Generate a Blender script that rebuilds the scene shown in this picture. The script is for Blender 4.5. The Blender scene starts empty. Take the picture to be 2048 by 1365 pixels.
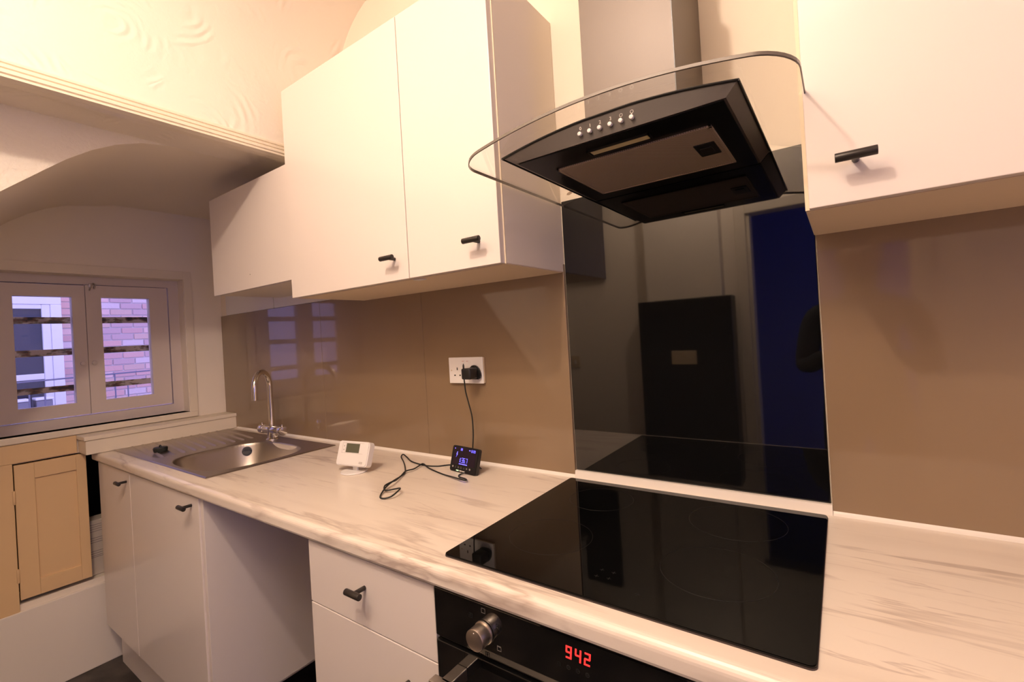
import bpy, bmesh, math, random
from mathutils import Vector, Matrix
random.seed(4)
PI = math.pi
H = 0.96            # height of the worktop top above the floor; geometry below is written with the worktop top at z = 0
sc = bpy.context.scene
COL = sc.collection

# ------------------------------------------------------------------ camera, world, lights, exposure
def look_axes(yaw, pitch, roll):
    fw = Vector((-math.sin(yaw) * math.cos(pitch), math.cos(yaw) * math.cos(pitch), math.sin(pitch)))
    rt = Vector((math.cos(yaw), math.sin(yaw), 0)); up = rt.cross(fw)
    c, s = math.cos(roll), math.sin(roll)
    return c * rt + s * up, -s * rt + c * up, fw
R_, U_, F_ = look_axes(0.6316914, 0.0031645, -0.0580031)
camd = bpy.data.cameras.new('camera'); cam = bpy.data.objects.new('camera', camd); COL.objects.link(cam)
camd.sensor_fit = 'HORIZONTAL'; camd.sensor_width = 36.0
camd.lens = 940.7745 * 36 / 2048
camd.shift_x = (1024 - 996.909) / 2048
camd.shift_y = (668.035 - 682.5) / 2048
camd.clip_start = 0.01; camd.clip_end = 200
m = Matrix.Identity(4)
for i, a in enumerate((R_, U_, -F_)):
    for k in range(3): m[k][i] = a[k]
m.translation = Vector((0.634073, -1.198192, 0.414386 + H))
cam.matrix_world = m
sc.camera = cam

w = bpy.data.worlds.new('dusk_sky'); sc.world = w; w.use_nodes = True
bg = w.node_tree.nodes['Background']
bg.inputs[0].default_value = (0.50, 0.46, 1.0, 1); bg.inputs[1].default_value = 2.4

LAMP = Vector((0.10, -1.38, 1.64))
ld = bpy.data.lights.new('ceiling_bulb', 'POINT'); ld.energy = 42; ld.color = (1.0, 0.795, 0.655); ld.shadow_soft_size = 0.035
lo = bpy.data.objects.new('ceiling_bulb', ld); COL.objects.link(lo); lo.location = LAMP + Vector((0, 0, H))

FILL_PANEL = (-0.20, -1.76, 1.715, 1.9, 0.40)     # added fill light, out of view behind the camera: centre, length, width
pd = bpy.data.lights.new('added_fill_light', 'AREA'); pd.shape = 'RECTANGLE'; pd.size = FILL_PANEL[3] - 0.04; pd.size_y = FILL_PANEL[4] - 0.04; pd.energy = 20; pd.color = (1.0, 0.795, 0.655)
po = bpy.data.objects.new('added_fill_light', pd); COL.objects.link(po); po.location = (FILL_PANEL[0], FILL_PANEL[1], FILL_PANEL[2] - 0.004 + H)

sc.view_settings.view_transform = 'Standard'; sc.view_settings.look = 'None'
sc.view_settings.exposure = 0.0; sc.view_settings.gamma = 1.0
sc.view_settings.use_curve_mapping = False

# ------------------------------------------------------------------ materials
MATS = {}
def mat(name, col, rough=0.5, metal=0.0, coat=0.0, coat_rough=0.03, spec=0.5, ior=None, emit=None, es=0.0):
    m = bpy.data.materials.new(name); m.use_nodes = True
    b = m.node_tree.nodes['Principled BSDF']
    b.inputs['Base Color'].default_value = (*col, 1); b.inputs['Roughness'].default_value = rough
    b.inputs['Metallic'].default_value = metal; b.inputs['Coat Weight'].default_value = coat
    b.inputs['Coat Roughness'].default_value = coat_rough; b.inputs['Specular IOR Level'].default_value = spec
    if ior: b.inputs['IOR'].default_value = ior
    if emit: b.inputs['Emission Color'].default_value = (*emit, 1); b.inputs['Emission Strength'].default_value = es
    MATS[name] = m
    return m
def nodes(m): return m.node_tree.nodes, m.node_tree.links, m.node_tree.nodes['Principled BSDF']
def add_bump(m, scale=60, strength=0.1, dist=0.002, detail=4, tex='noise', vec_scale=(1, 1, 1)):
    N, L, b = nodes(m)
    tc = N.new('ShaderNodeTexCoord'); mp = N.new('ShaderNodeMapping'); mp.inputs['Scale'].default_value = vec_scale
    L.new(tc.outputs['Object'], mp.inputs[0])
    t = N.new('ShaderNodeTexNoise'); t.inputs['Scale'].default_value = scale; t.inputs['Detail'].default_value = detail
    L.new(mp.outputs[0], t.inputs['Vector'])
    bp = N.new('ShaderNodeBump'); bp.inputs['Strength'].default_value = strength; bp.inputs['Distance'].default_value = dist
    L.new(t.outputs[0], bp.inputs['Height']); L.new(bp.outputs[0], b.inputs['Normal'])
    return bp
def add_tint(m, c1, c2, scale=3, detail=5, lo_=0.4, hi=0.6, vec_scale=(1, 1, 1)):
    N, L, b = nodes(m)
    tc = N.new('ShaderNodeTexCoord'); mp = N.new('ShaderNodeMapping'); mp.inputs['Scale'].default_value = vec_scale
    L.new(tc.outputs['Object'], mp.inputs[0])
    t = N.new('ShaderNodeTexNoise'); t.inputs['Scale'].default_value = scale; t.inputs['Detail'].default_value = detail
    L.new(mp.outputs[0], t.inputs['Vector'])
    r = N.new('ShaderNodeValToRGB'); r.color_ramp.elements[0].position = lo_; r.color_ramp.elements[1].position = hi
    r.color_ramp.elements[0].color = (*c1, 1); r.color_ramp.elements[1].color = (*c2, 1)
    L.new(t.outputs[0], r.inputs[0]); L.new(r.outputs[0], b.inputs['Base Color'])

plaster = mat('cream_wall_paint', (0.91, 0.81, 0.67), 0.75); add_bump(plaster, 140, 0.12, 0.0015)
artex = mat('swirled_ceiling_plaster', (0.88, 0.79, 0.67), 0.7)
def swirl(m, strength):
    # arcs of a combed plaster finish: rings round scattered centres, shown only in patches
    N, L, b = nodes(m)
    tc = N.new('ShaderNodeTexCoord')
    nz = N.new('ShaderNodeTexNoise'); nz.inputs['Scale'].default_value = 4.0; nz.inputs['Detail'].default_value = 2
    L.new(tc.outputs['Object'], nz.inputs['Vector'])
    mx = N.new('ShaderNodeVectorMath'); mx.operation = 'MULTIPLY_ADD'
    mx.inputs[1].default_value = (0.08, 0.08, 0.08)
    L.new(nz.outputs['Color'], mx.inputs[0]); L.new(tc.outputs['Object'], mx.inputs[2])
    vo = N.new('ShaderNodeTexVoronoi'); vo.inputs['Scale'].default_value = 4.2
    L.new(mx.outputs[0], vo.inputs['Vector'])
    s1 = N.new('ShaderNodeMath'); s1.operation = 'MULTIPLY'; s1.inputs[1].default_value = 62
    L.new(vo.outputs['Distance'], s1.inputs[0])
    s2 = N.new('ShaderNodeMath'); s2.operation = 'SINE'; L.new(s1.outputs[0], s2.inputs[0])
    n2 = N.new('ShaderNodeTexNoise'); n2.inputs['Scale'].default_value = 9; n2.inputs['Detail'].default_value = 3
    L.new(tc.outputs['Object'], n2.inputs['Vector'])
    cr = N.new('ShaderNodeValToRGB'); cr.color_ramp.elements[0].position = 0.5; cr.color_ramp.elements[1].position = 0.68
    L.new(n2.outputs[0], cr.inputs[0])
    s3 = N.new('ShaderNodeMath'); s3.operation = 'MULTIPLY'; L.new(s2.outputs[0], s3.inputs[0]); L.new(cr.outputs[0], s3.inputs[1])
    n3 = N.new('ShaderNodeTexNoise'); n3.inputs['Scale'].default_value = 110
    L.new(tc.outputs['Object'], n3.inputs['Vector'])
    s4 = N.new('ShaderNodeMath'); s4.operation = 'MULTIPLY_ADD'; s4.inputs[1].default_value = 0.35
    L.new(n3.outputs[0], s4.inputs[0]); L.new(s3.outputs[0], s4.inputs[2])
    bp = N.new('ShaderNodeBump'); bp.inputs['Strength'].default_value = strength; bp.inputs['Distance'].default_value = 0.004
    L.new(s4.outputs[0], bp.inputs['Height']); L.new(bp.outputs[0], b.inputs['Normal'])
swirl(artex, 0.4)
stipple = mat('stippled_stair_plaster', (0.84, 0.77, 0.66), 0.8); add_bump(stipple, 70, 0.8, 0.006, 6)
gloss = mat('gloss_white_door', (0.81, 0.725, 0.655), 0.30, coat=0.2, coat_rough=0.10)
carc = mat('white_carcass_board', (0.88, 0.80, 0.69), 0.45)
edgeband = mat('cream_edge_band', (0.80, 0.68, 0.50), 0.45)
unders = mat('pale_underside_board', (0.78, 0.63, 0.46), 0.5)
bronze = mat('bronze_glass', (0.245, 0.163, 0.090), 0.42, coat=1.0, coat_rough=0.05); add_tint(bronze, (0.240, 0.158, 0.087), (0.252, 0.168, 0.093), 2.2)
blackglass = mat('black_glass', (0.004, 0.004, 0.004), 0.03, spec=0.85)
hobglass = mat('black_hob_glass', (0.002, 0.002, 0.002), 0.02, spec=0.22)
hobmark = mat('faint_grey_print', (0.014, 0.0135, 0.013), 0.5, spec=0.2)
mark = mat('pale_grey_print', (0.16, 0.15, 0.135), 0.4)
whitemark = mat('white_print', (0.8, 0.74, 0.66), 0.5)
blackmetal = mat('matt_black_metal', (0.030, 0.024, 0.020), 0.38, metal=0.3); add_bump(blackmetal, 900, 0.1, 0.0005)
hoodblack = mat('black_hood_enamel', (0.058, 0.045, 0.038), 0.40, spec=0.5)
chimneym = mat('satin_grey_chimney_steel', (0.14, 0.108, 0.084), 0.42, metal=0.15, spec=0.5); add_bump(chimneym, 900, 0.05, 0.0004, 2, vec_scale=(1, 1, 0.02))
steel = mat('brushed_stainless_steel', (0.46, 0.41, 0.36), 0.36, metal=1.0); add_bump(steel, 500, 0.06, 0.0004, 2, vec_scale=(0.03, 1, 1))
knobm = mat('spun_aluminium', (0.62, 0.54, 0.47), 0.36, metal=1.0)
chrome = mat('chrome', (0.80, 0.76, 0.72), 0.07, metal=1.0)
filterm = mat('mesh_filter_metal', (0.34, 0.255, 0.18), 0.5, metal=0.4)
def mesh_filter():
    N, L, b = nodes(filterm)
    tc = N.new('ShaderNodeTexCoord')
    outs = []
    for sgn in (1, -1):
        mp = N.new('ShaderNodeMapping'); mp.inputs['Rotation'].default_value = (0, 0, sgn * PI / 4); mp.inputs['Scale'].default_value = (1, 1, 1)
        L.new(tc.outputs['Object'], mp.inputs[0])
        wv = N.new('ShaderNodeTexWave'); wv.inputs['Scale'].default_value = 105; L.new(mp.outputs[0], wv.inputs['Vector']); outs.append(wv)
    mul = N.new('ShaderNodeMath'); mul.operation = 'MULTIPLY'
    L.new(outs[0].outputs['Fac'], mul.inputs[0]); L.new(outs[1].outputs['Fac'], mul.inputs[1])
    r = N.new('ShaderNodeValToRGB'); r.color_ramp.elements[0].color = (0.50, 0.39, 0.30, 1); r.color_ramp.elements[1].color = (0.16, 0.12, 0.09, 1)
    r.color_ramp.elements[0].position = 0.1; r.color_ramp.elements[1].position = 0.6
    L.new(mul.outputs[0], r.inputs[0]); L.new(r.outputs[0], b.inputs['Base Color'])
    bp = N.new('ShaderNodeBump'); bp.inputs['Strength'].default_value = 0.4; bp.inputs['Distance'].default_value = 0.001; bp.invert = True
    L.new(mul.outputs[0], bp.inputs['Height']); L.new(bp.outputs[0], b.inputs['Normal'])
mesh_filter()
lensm = mat('yellowed_lamp_lens', (0.62, 0.53, 0.30), 0.3)
whiteplastic = mat('white_plastic', (0.82, 0.78, 0.74), 0.3)
ivory = mat('ivory_pattress_edge', (0.66, 0.52, 0.34), 0.45)
blackplastic = mat('black_plastic', (0.012, 0.011, 0.010), 0.35)
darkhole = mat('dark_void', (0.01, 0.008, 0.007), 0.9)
rubber = mat('black_rubber', (0.012, 0.014, 0.012), 0.5)
lcd = mat('grey_green_lcd', (0.115, 0.115, 0.075), 0.25)
screenm = mat('dark_purple_screen', (0.022, 0.013, 0.022), 0.12)
bluelit = mat('blue_lit_digits', (0.05, 0.04, 0.3), 0.4, emit=(0.16, 0.13, 1.0), es=2.6)
greenlit = mat('green_lit_bar', (0.2, 0.4, 0.1), 0.4, emit=(0.75, 1.0, 0.55), es=1.3)
redlit = mat('red_lit_digits', (0.3, 0.0, 0.0), 0.4, emit=(1.0, 0.035, 0.03), es=1.6)
greybutton = mat('pale_button_print', (0.45, 0.40, 0.36), 0.5)
gloss_trim = mat('cream_gloss_paint', (0.83, 0.73, 0.58), 0.35); add_bump(gloss_trim, 30, 0.25, 0.002)
windowpaint = mat('off_white_window_paint', (0.72, 0.62, 0.56), 0.4); add_bump(windowpaint, 60, 0.3, 0.001)
cupboardpaint = mat('yellowed_cream_paint', (0.80, 0.55, 0.29), 0.42); add_bump(cupboardpaint, 22, 0.15, 0.002)
sealant = mat('white_sealant', (0.84, 0.77, 0.68), 0.4)
floorm = mat('dark_floor_vinyl', (0.035, 0.028, 0.024), 0.45); add_tint(floorm, (0.02, 0.016, 0.014), (0.07, 0.055, 0.045), 9)
cardm = mat('printed_white_card', (0.60, 0.52, 0.42), 0.7)
cardink = mat('grey_card_ink', (0.30, 0.25, 0.22), 0.7)
darkcloth = mat('dark_clothing', (0.015, 0.015, 0.017), 0.9)
skin = mat('skin', (0.45, 0.27, 0.19), 0.55)
fridge = mat('black_gloss_cabinet', (0.008, 0.008, 0.008), 0.3)
hallpaint = mat('hall_paint_with_dusk_light', (0.22, 0.27, 0.70), 0.8)  # the blue of the dusk light in the hall is put into this colour
seamm = mat('dark_seam', (0.05, 0.035, 0.03), 0.7)
upvc = mat('white_plastic_window_frame', (0.78, 0.78, 0.80), 0.35)
darkpane = mat('dark_window_pane', (0.025, 0.028, 0.05), 0.08)
mortar = mat('pale_mortar', (0.60, 0.55, 0.56), 0.9); add_bump(mortar, 90, 0.5, 0.004)
railm = mat('blue_grey_railing_paint', (0.16, 0.16, 0.22), 0.5)
binm = mat('grey_bin_plastic', (0.20, 0.20, 0.24), 0.5)
lidm = mat('pale_bin_lid', (0.85, 0.85, 0.88), 0.4)
ground = mat('grey_paving', (0.22, 0.21, 0.20), 0.9); add_bump(ground, 20, 0.4, 0.01)
bulbm = mat('lit_bulb_glass', (0.9, 0.85, 0.8), 0.3, emit=(1.0, 0.80, 0.60), es=6)

def worn_white():
    m = mat('peeling_white_paint_on_iron', (0.6, 0.5, 0.4), 0.7)
    N, L, b = nodes(m)
    tc = N.new('ShaderNodeTexCoord'); mp = N.new('ShaderNodeMapping'); mp.inputs['Scale'].default_value = (1, 1, 2.2); L.new(tc.outputs['Object'], mp.inputs[0])
    t = N.new('ShaderNodeTexNoise'); t.inputs['Scale'].default_value = 22; t.inputs['Detail'].default_value = 6; L.new(mp.outputs[0], t.inputs['Vector'])
    r = N.new('ShaderNodeValToRGB'); e = r.color_ramp.elements
    e[0].position = 0.40; e[0].color = (0.03, 0.02, 0.015, 1); e[1].position = 0.56; e[1].color = (0.50, 0.40, 0.28, 1)
    k = e.new(0.47); k.color = (0.20, 0.09, 0.04, 1); k = e.new(0.51); k.color = (0.17, 0.16, 0.09, 1)
    L.new(t.outputs[0], r.inputs[0]); L.new(r.outputs[0], b.inputs['Base Color'])
    bp = N.new('ShaderNodeBump'); bp.inputs['Strength'].default_value = 0.8; bp.inputs['Distance'].default_value = 0.003
    L.new(t.outputs[0], bp.inputs['Height']); L.new(bp.outputs[0], b.inputs['Normal'])
    return m
rusty = worn_white()

def clear_glass(name, tint, refl=1.0):
    m = bpy.data.materials.new(name); m.use_nodes = True; N, L = m.node_tree.nodes, m.node_tree.links
    for n in list(N): N.remove(n)
    out = N.new('ShaderNodeOutputMaterial'); mix = N.new('ShaderNodeMixShader'); tr = N.new('ShaderNodeBsdfTransparent'); gl = N.new('ShaderNodeBsdfGlossy')
    fr = N.new('ShaderNodeFresnel'); fr.inputs['IOR'].default_value = 1.35
    mu = N.new('ShaderNodeMath'); mu.operation = 'MULTIPLY'; mu.inputs[1].default_value = refl
    tr.inputs[0].default_value = (*tint, 1); gl.inputs['Roughness'].default_value = 0.02
    L.new(fr.outputs[0], mu.inputs[0]); L.new(mu.outputs[0], mix.inputs[0]); L.new(tr.outputs[0], mix.inputs[1]); L.new(gl.outputs[0], mix.inputs[2]); L.new(mix.outputs[0], out.inputs[0])
    return m
hoodglass = clear_glass('clear_hood_glass', (0.995, 0.99, 0.98), 0.22)
paneglass = clear_glass('window_glass', (0.97, 0.97, 0.98), 0.8)
glassedge = mat('grey_polished_glass_edge', (0.13, 0.105, 0.085), 0.25, coat=0.5)

def marble_material():
    m = mat('marble_laminate', (0.8, 0.7, 0.6), 0.30, coat=0.25, coat_rough=0.15)
    N, L, b = nodes(m)
    tc = N.new('ShaderNodeTexCoord')
    def veins(scale, seed, width, dist, vec):
        mp = N.new('ShaderNodeMapping'); mp.inputs['Scale'].default_value = vec; mp.inputs['Location'].default_value = (seed, seed * 0.7, 0)
        mp.inputs['Rotation'].default_value = (0, 0, 0.07)
        L.new(tc.outputs['Object'], mp.inputs[0])
        t = N.new('ShaderNodeTexNoise'); t.inputs['Scale'].default_value = scale; t.inputs['Detail'].default_value = 5
        t.inputs['Roughness'].default_value = 0.55; t.inputs['Distortion'].default_value = dist
        L.new(mp.outputs[0], t.inputs['Vector'])
        s = N.new('ShaderNodeMath'); s.operation = 'SUBTRACT'; s.inputs[1].default_value = 0.5; L.new(t.outputs[0], s.inputs[0])
        a = N.new('ShaderNodeMath'); a.operation = 'ABSOLUTE'; L.new(s.outputs[0], a.inputs[0])
        mr = N.new('ShaderNodeMapRange'); mr.inputs['From Min'].default_value = 0; mr.inputs['From Max'].default_value = width
        mr.inputs['To Min'].default_value = 1; mr.inputs['To Max'].default_value = 0; L.new(a.outputs[0], mr.inputs['Value'])
        return mr.outputs[0]
    def mask(scale, seed, a0, a1, vec):
        mp = N.new('ShaderNodeMapping'); mp.inputs['Scale'].default_value = vec; mp.inputs['Location'].default_value = (seed, seed, 0); L.new(tc.outputs['Object'], mp.inputs[0])
        t = N.new('ShaderNodeTexNoise'); t.inputs['Scale'].default_value = scale; t.inputs['Detail'].default_value = 3; L.new(mp.outputs[0], t.inputs['Vector'])
        mr = N.new('ShaderNodeMapRange'); mr.inputs['From Min'].default_value = a0; mr.inputs['From Max'].default_value = a1; L.new(t.outputs[0], mr.inputs['Value'])
        return mr.outputs[0]
    def mul(a, c, k=None):
        n = N.new('ShaderNodeMath'); n.operation = 'MULTIPLY'; L.new(a, n.inputs[0])
        if k is None: L.new(c, n.inputs[1])
        else: n.inputs[1].default_value = k
        return n.outputs[0]
    def mixc(fac, base, col):
        n = N.new('ShaderNodeMix'); n.data_type = 'RGBA'; L.new(fac, n.inputs['Factor'])
        if isinstance(base, tuple): n.inputs['A'].default_value = (*base, 1)
        else: L.new(base, n.inputs['A'])
        n.inputs['B'].default_value = (*col, 1)
        return n.outputs['Result']
    v1 = mul(mul(veins(1.3, 1.3, 0.030, 0.25, (0.8, 8.5, 3)), mask(2.5, 5.1, 0.42, 0.62, (0.8, 3.0, 2))), None, 0.62)
    v2 = mul(mul(veins(2.6, 7.7, 0.018, 0.3, (0.7, 8, 3)), mask(4, 2.2, 0.45, 0.62, (0.8, 3, 2))), None, 0.5)
    v3 = mul(veins(1.0, 3.7, 0.12, 0.3, (0.8, 8, 2.5)), mask(2.2, 9.1, 0.47, 0.75, (0.8, 3.5, 2)))
    c = mixc(mul(v3, None, 0.55), (0.84, 0.74, 0.63), (0.58, 0.47, 0.38))
    c = mixc(v1, c, (0.38, 0.28, 0.22))
    c = mixc(v2, c, (0.42, 0.31, 0.25))
    L.new(c, b.inputs['Base Color'])
    return m
marble = marble_material()

# ------------------------------------------------------------------ mesh helpers (geometry written in room coordinates, worktop top = 0)
def new(): return bmesh.new()
def box(bm, x0, x1, y0, y1, z0, z1, bev=0.0, seg=2, M=None):
    t = bmesh.new(); bmesh.ops.create_cube(t, size=1)
    for v in t.verts:
        v.co = Vector(((x0 + x1) / 2 + v.co.x * (x1 - x0), (y0 + y1) / 2 + v.co.y * (y1 - y0), (z0 + z1) / 2 + v.co.z * (z1 - z0)))
    if bev > 0: bmesh.ops.bevel(t, geom=t.edges[:], offset=bev, segments=seg, affect='EDGES', profile=0.5)
    if M is not None: bmesh.ops.transform(t, matrix=M, verts=t.verts)
    join(bm, t); return bm
def join(bm, t):
    me = bpy.data.meshes.new('tmp'); t.to_mesh(me); t.free(); bm.from_mesh(me); bpy.data.meshes.remove(me)
def B(x0, x1, y0, y1, z0, z1, bev=0.0, seg=2): return box(new(), x0, x1, y0, y1, z0, z1, bev, seg)
def frame_of(d):
    d = d.normalized(); a = Vector((0, 0, 1)) if abs(d.z) < 0.9 else Vector((1, 0, 0))
    u = d.cross(a).normalized(); return u, d.cross(u).normalized()
def tube(bm, pts, r, n=12, caps=True, closed=False):
    pts = [Vector(p) for p in pts]; rs = r if isinstance(r, (list, tuple)) else [r] * len(pts)
    rings = []; u = None
    for i, p in enumerate(pts):
        a = pts[i - 1] if (i > 0 or closed) else p; c = pts[(i + 1) % len(pts)] if (i < len(pts) - 1 or closed) else p
        d = (c - a).normalized()
        if u is None: u, v = frame_of(d)
        else:
            u = (u - d * u.dot(d)).normalized(); v = d.cross(u).normalized()
        rings.append([bm.verts.new(p + (u * math.cos(2 * PI * k / n) + v * math.sin(2 * PI * k / n)) * rs[i]) for k in range(n)])
    m = len(rings)
    for i in range(m if closed else m - 1):
        A, C = rings[i], rings[(i + 1) % m]
        for k in range(n): bm.faces.new((A[k], A[(k + 1) % n], C[(k + 1) % n], C[k]))
    if caps and not closed:
        bm.faces.new(rings[0][::-1]); bm.faces.new(rings[-1])
    return bm
def rod(bm, a, b, r, bev=0.001, n=20):
    a, b = Vector(a), Vector(b); d = (b - a).normalized()
    return tube(bm, [a, a + d * bev * 0.3, a + d * bev, b - d * bev, b - d * bev * 0.3, b], [max(r - bev, r * .3), r - bev * .3, r, r, r - bev * .3, max(r - bev, r * .3)], n)
def smooth_path(pts, k=8):
    P = [Vector(p) for p in pts]; out = []
    for i in range(len(P) - 1):
        p0, p1, p2, p3 = P[max(i - 1, 0)], P[i], P[i + 1], P[min(i + 2, len(P) - 1)]
        for j in range(k):
            t = j / k
            out.append(0.5 * ((2 * p1) + (p2 - p0) * t + (2 * p0 - 5 * p1 + 4 * p2 - p3) * t * t + (3 * p1 - p0 - 3 * p2 + p3) * t ** 3))
    out.append(P[-1]); return out
def extrude_profile(bm, prof, axis, a0, a1):
    # prof: closed 2D polygon; axis x: (y,z); axis y: (x,z); axis z: (x,y)
    def P(p, a):
        return (a, p[0], p[1]) if axis == 'x' else (p[0], a, p[1]) if axis == 'y' else (p[0], p[1], a)
    A = [bm.verts.new(P(p, a0)) for p in prof]; C = [bm.verts.new(P(p, a1)) for p in prof]
    n = len(prof)
    for i in range(n): bm.faces.new((A[i], A[(i + 1) % n], C[(i + 1) % n], C[i]))
    bm.faces.new(A[::-1]); bm.faces.new(C)
    bmesh.ops.recalc_face_normals(bm, faces=bm.faces[:])
    return bm
def rrect(x0, x1, y0, y1, r, n=6):
    out = []
    for cx, cy, a in ((x1 - r, y1 - r, 0), (x0 + r, y1 - r, 90), (x0 + r, y0 + r, 180), (x1 - r, y0 + r, 270)):
        for k in range(n + 1):
            t = math.radians(a + 90 * k / n); out.append((cx + r * math.cos(t), cy + r * math.sin(t)))
    return out

ORIG = {}
def origin_of(o):
    while o.parent: o = o.parent
    return ORIG[o.name]
def finish(name, bm, m, origin, parent=None, smooth=False, label=None, kind=None):
    bmesh.ops.translate(bm, verts=bm.verts, vec=-Vector(origin))
    me = bpy.data.meshes.new(name); bm.to_mesh(me); bm.free(); me.materials.append(m)
    if smooth:
        for p in me.polygons: p.use_smooth = True
        try: me.set_sharp_from_angle(angle=math.radians(38))
        except Exception: pass
    o = bpy.data.objects.new(name, me); COL.objects.link(o)
    if parent: o.parent = parent
    if label: o['label'] = label
    if kind: o['kind'] = kind
    return o
def thing(name, label, cat, origin, group=None):
    o = bpy.data.objects.new(name, None); COL.objects.link(o); o.empty_display_size = 0.05
    o.location = Vector(origin) + Vector((0, 0, H)); ORIG[o.name] = Vector(origin)
    o['label'] = label; o['category'] = cat
    if group: o['group'] = group
    return o
def part(name, bm, m, parent, smooth=False, label=None, kind=None):
    return finish(name, bm, m, origin_of(parent), parent, smooth, label, kind)
def single(name, bm, m, label, cat, origin, group=None, smooth=False):
    o = finish(name, bm, m, origin, None, smooth); o.location = Vector(origin) + Vector((0, 0, H)); ORIG[o.name] = Vector(origin)
    o['label'] = label; o['category'] = cat
    if group: o['group'] = group
    return o
def struct(name, bm, m, smooth=False, origin=(0, 0, 0), parts=()):
    o = finish(name, bm, m, origin, None, smooth); o.location = Vector(origin) + Vector((0, 0, H)); ORIG[o.name] = Vector(origin)
    o['kind'] = 'structure'
    return o
def text_bm(body, size, M, depth=0.0002, align='CENTER'):
    cu = bpy.data.curves.new('txt', 'FONT'); cu.body = body; cu.size = size; cu.align_x = align; cu.align_y = 'CENTER'; cu.extrude = depth
    to = bpy.data.objects.new('txt', cu); COL.objects.link(to)
    dg = bpy.context.evaluated_depsgraph_get(); me = bpy.data.meshes.new_from_object(to.evaluated_get(dg))
    bm = new(); bm.from_mesh(me); bpy.data.meshes.remove(me); bpy.data.objects.remove(to); bpy.data.curves.remove(cu)
    bmesh.ops.transform(bm, matrix=M, verts=bm.verts); return bm
SEG = {'0': 'abcdef', '1': 'bc', '2': 'abged', '3': 'abgcd', '4': 'fgbc', '5': 'afgcd', '6': 'afgedc', '7': 'abc', '8': 'abcdefg', '9': 'abcdfg'}
def seven(bm, ch, x, w, h, t, M, slant=0.12):
    # digit in local XY plane, lower-left at x, drawn with raised bars (z = thickness)
    g = t * 0.25
    segs = {'a': (g, h - t, w - g, h), 'd': (g, 0, w - g, t), 'g': (g, h / 2 - t / 2, w - g, h / 2 + t / 2),
            'f': (0, h / 2, t, h), 'b': (w - t, h / 2, w, h), 'e': (0, 0, t, h / 2), 'c': (w - t, 0, w, h / 2)}
    for s in SEG[ch]:
        x0, y0, x1, y1 = segs[s]
        tb = new(); box(tb, x0, x1, y0, y1, 0, 0.0004, min(t, 0.001) * 0.2, 1)
        for v in tb.verts: v.co.x += x + v.co.y * slant
        bmesh.ops.transform(tb, matrix=M, verts=tb.verts); join(bm, tb)
def plane_M(origin, xdir, ydir):
    x = Vector(xdir).normalized(); y = Vector(ydir).normalized(); z = x.cross(y)
    return Matrix(((x.x, y.x, z.x, origin[0]), (x.y, y.y, z.y, origin[1]), (x.z, y.z, z.z, origin[2]), (0, 0, 0, 1)))
FACE = lambda o: plane_M(o, (1, 0, 0), (0, 0, 1))      # a plane that faces -y (towards the room)

XL, XR, YF, ZC, ZF = -2.135, 2.0, -2.0, 1.75, -H       # room limits
XB = -0.987                                            # face of the bulkhead

# ------------------------------------------------------------------ the setting
struct('floor', B(-2.45, 2.3, -3.5, 0.15, ZF - 0.1, ZF), floorm)
struct('wall_back', B(-2.45, 2.1, 0.004, 0.14, ZF, ZC + 0.1), plaster)
def wall_with_holes(x0, x1, holes, y0, y1, z0, z1):
    bm = new(); ys = sorted({y0, y1, *[h[0] for h in holes], *[h[1] for h in holes]}); zs = sorted({z0, z1, *[h[2] for h in holes], *[h[3] for h in holes]})
    for a, b_ in zip(ys, ys[1:]):
        for c, d in zip(zs, zs[1:]):
            my, mz = (a + b_) / 2, (c + d) / 2
            if any(h[0] < my < h[1] and h[2] < mz < h[3] for h in holes): continue
            box(bm, x0, x1, a, b_, c, d)
    bmesh.ops.remove_doubles(bm, verts=bm.verts, dist=1e-5)
    return bm
struct('wall_right', wall_with_holes(XR, XR + 0.1, [(-1.85, -1.05, 0.0, 1.35)], YF - 0.1, 0.004, ZF, ZC + 0.1), plaster)
w2 = struct('added_fill_window', (lambda b: (box(b, XR + 0.03, XR + 0.07, -1.85, -1.80, 0.05, 1.30), box(b, XR + 0.03, XR + 0.07, -1.10, -1.05, 0.05, 1.30), box(b, XR + 0.03, XR + 0.07, -1.85, -1.05, 0.0, 0.05), box(b, XR + 0.03, XR + 0.07, -1.85, -1.05, 1.30, 1.35), box(b, XR + 0.03, XR + 0.07, -1.47, -1.43, 0.05, 1.30))[0])(new()), upvc)  # invented window, out of view, added to let in more dusk light

bm = new()
DX0, DX1, DZ = 0.19, 0.95, 1.06
box(bm, -2.45, DX0, YF - 0.1, YF, ZF, ZC + 0.1); box(bm, DX1, XR, YF - 0.1, YF, ZF, ZC + 0.1); box(bm, DX0, DX1, YF - 0.1, YF, DZ, ZC + 0.1)
struct('wall_front', bm, plaster)
bm = new()
for x0, x1, z0, z1 in ((DX0 - 0.06, DX0, ZF, DZ + 0.06), (DX1, DX1 + 0.06, ZF, DZ + 0.06), (DX0, DX1, DZ, DZ + 0.06)): box(bm, x0, x1, YF, YF + 0.018, z0, z1, 0.003)
for x0, x1 in ((DX0, DX0 + 0.02), (DX1 - 0.02, DX1)): box(bm, x0, x1, YF - 0.1, YF, ZF, DZ)
struct('door_1', bm, gloss_trim)
struct('ceiling', B(XB - 0.2, XR + 0.1, YF - 0.1, 0.004, ZC, ZC + 0.1), artex)
# window wall with its window opening and the low cupboard opening
WY0, WY1, WZ0, WZ1 = -0.955, -0.178, 0.11, 0.80
CY0, CY1, CZ0, CZ1 = -0.838, -0.44, -0.575, 0.0
struct('wall_left', wall_with_holes(XL - 0.16, XL, [(WY0, WY1, WZ0, WZ1), (CY0, CY1, CZ0, CZ1)], YF, 0.004, ZF, 1.2), plaster)
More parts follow.
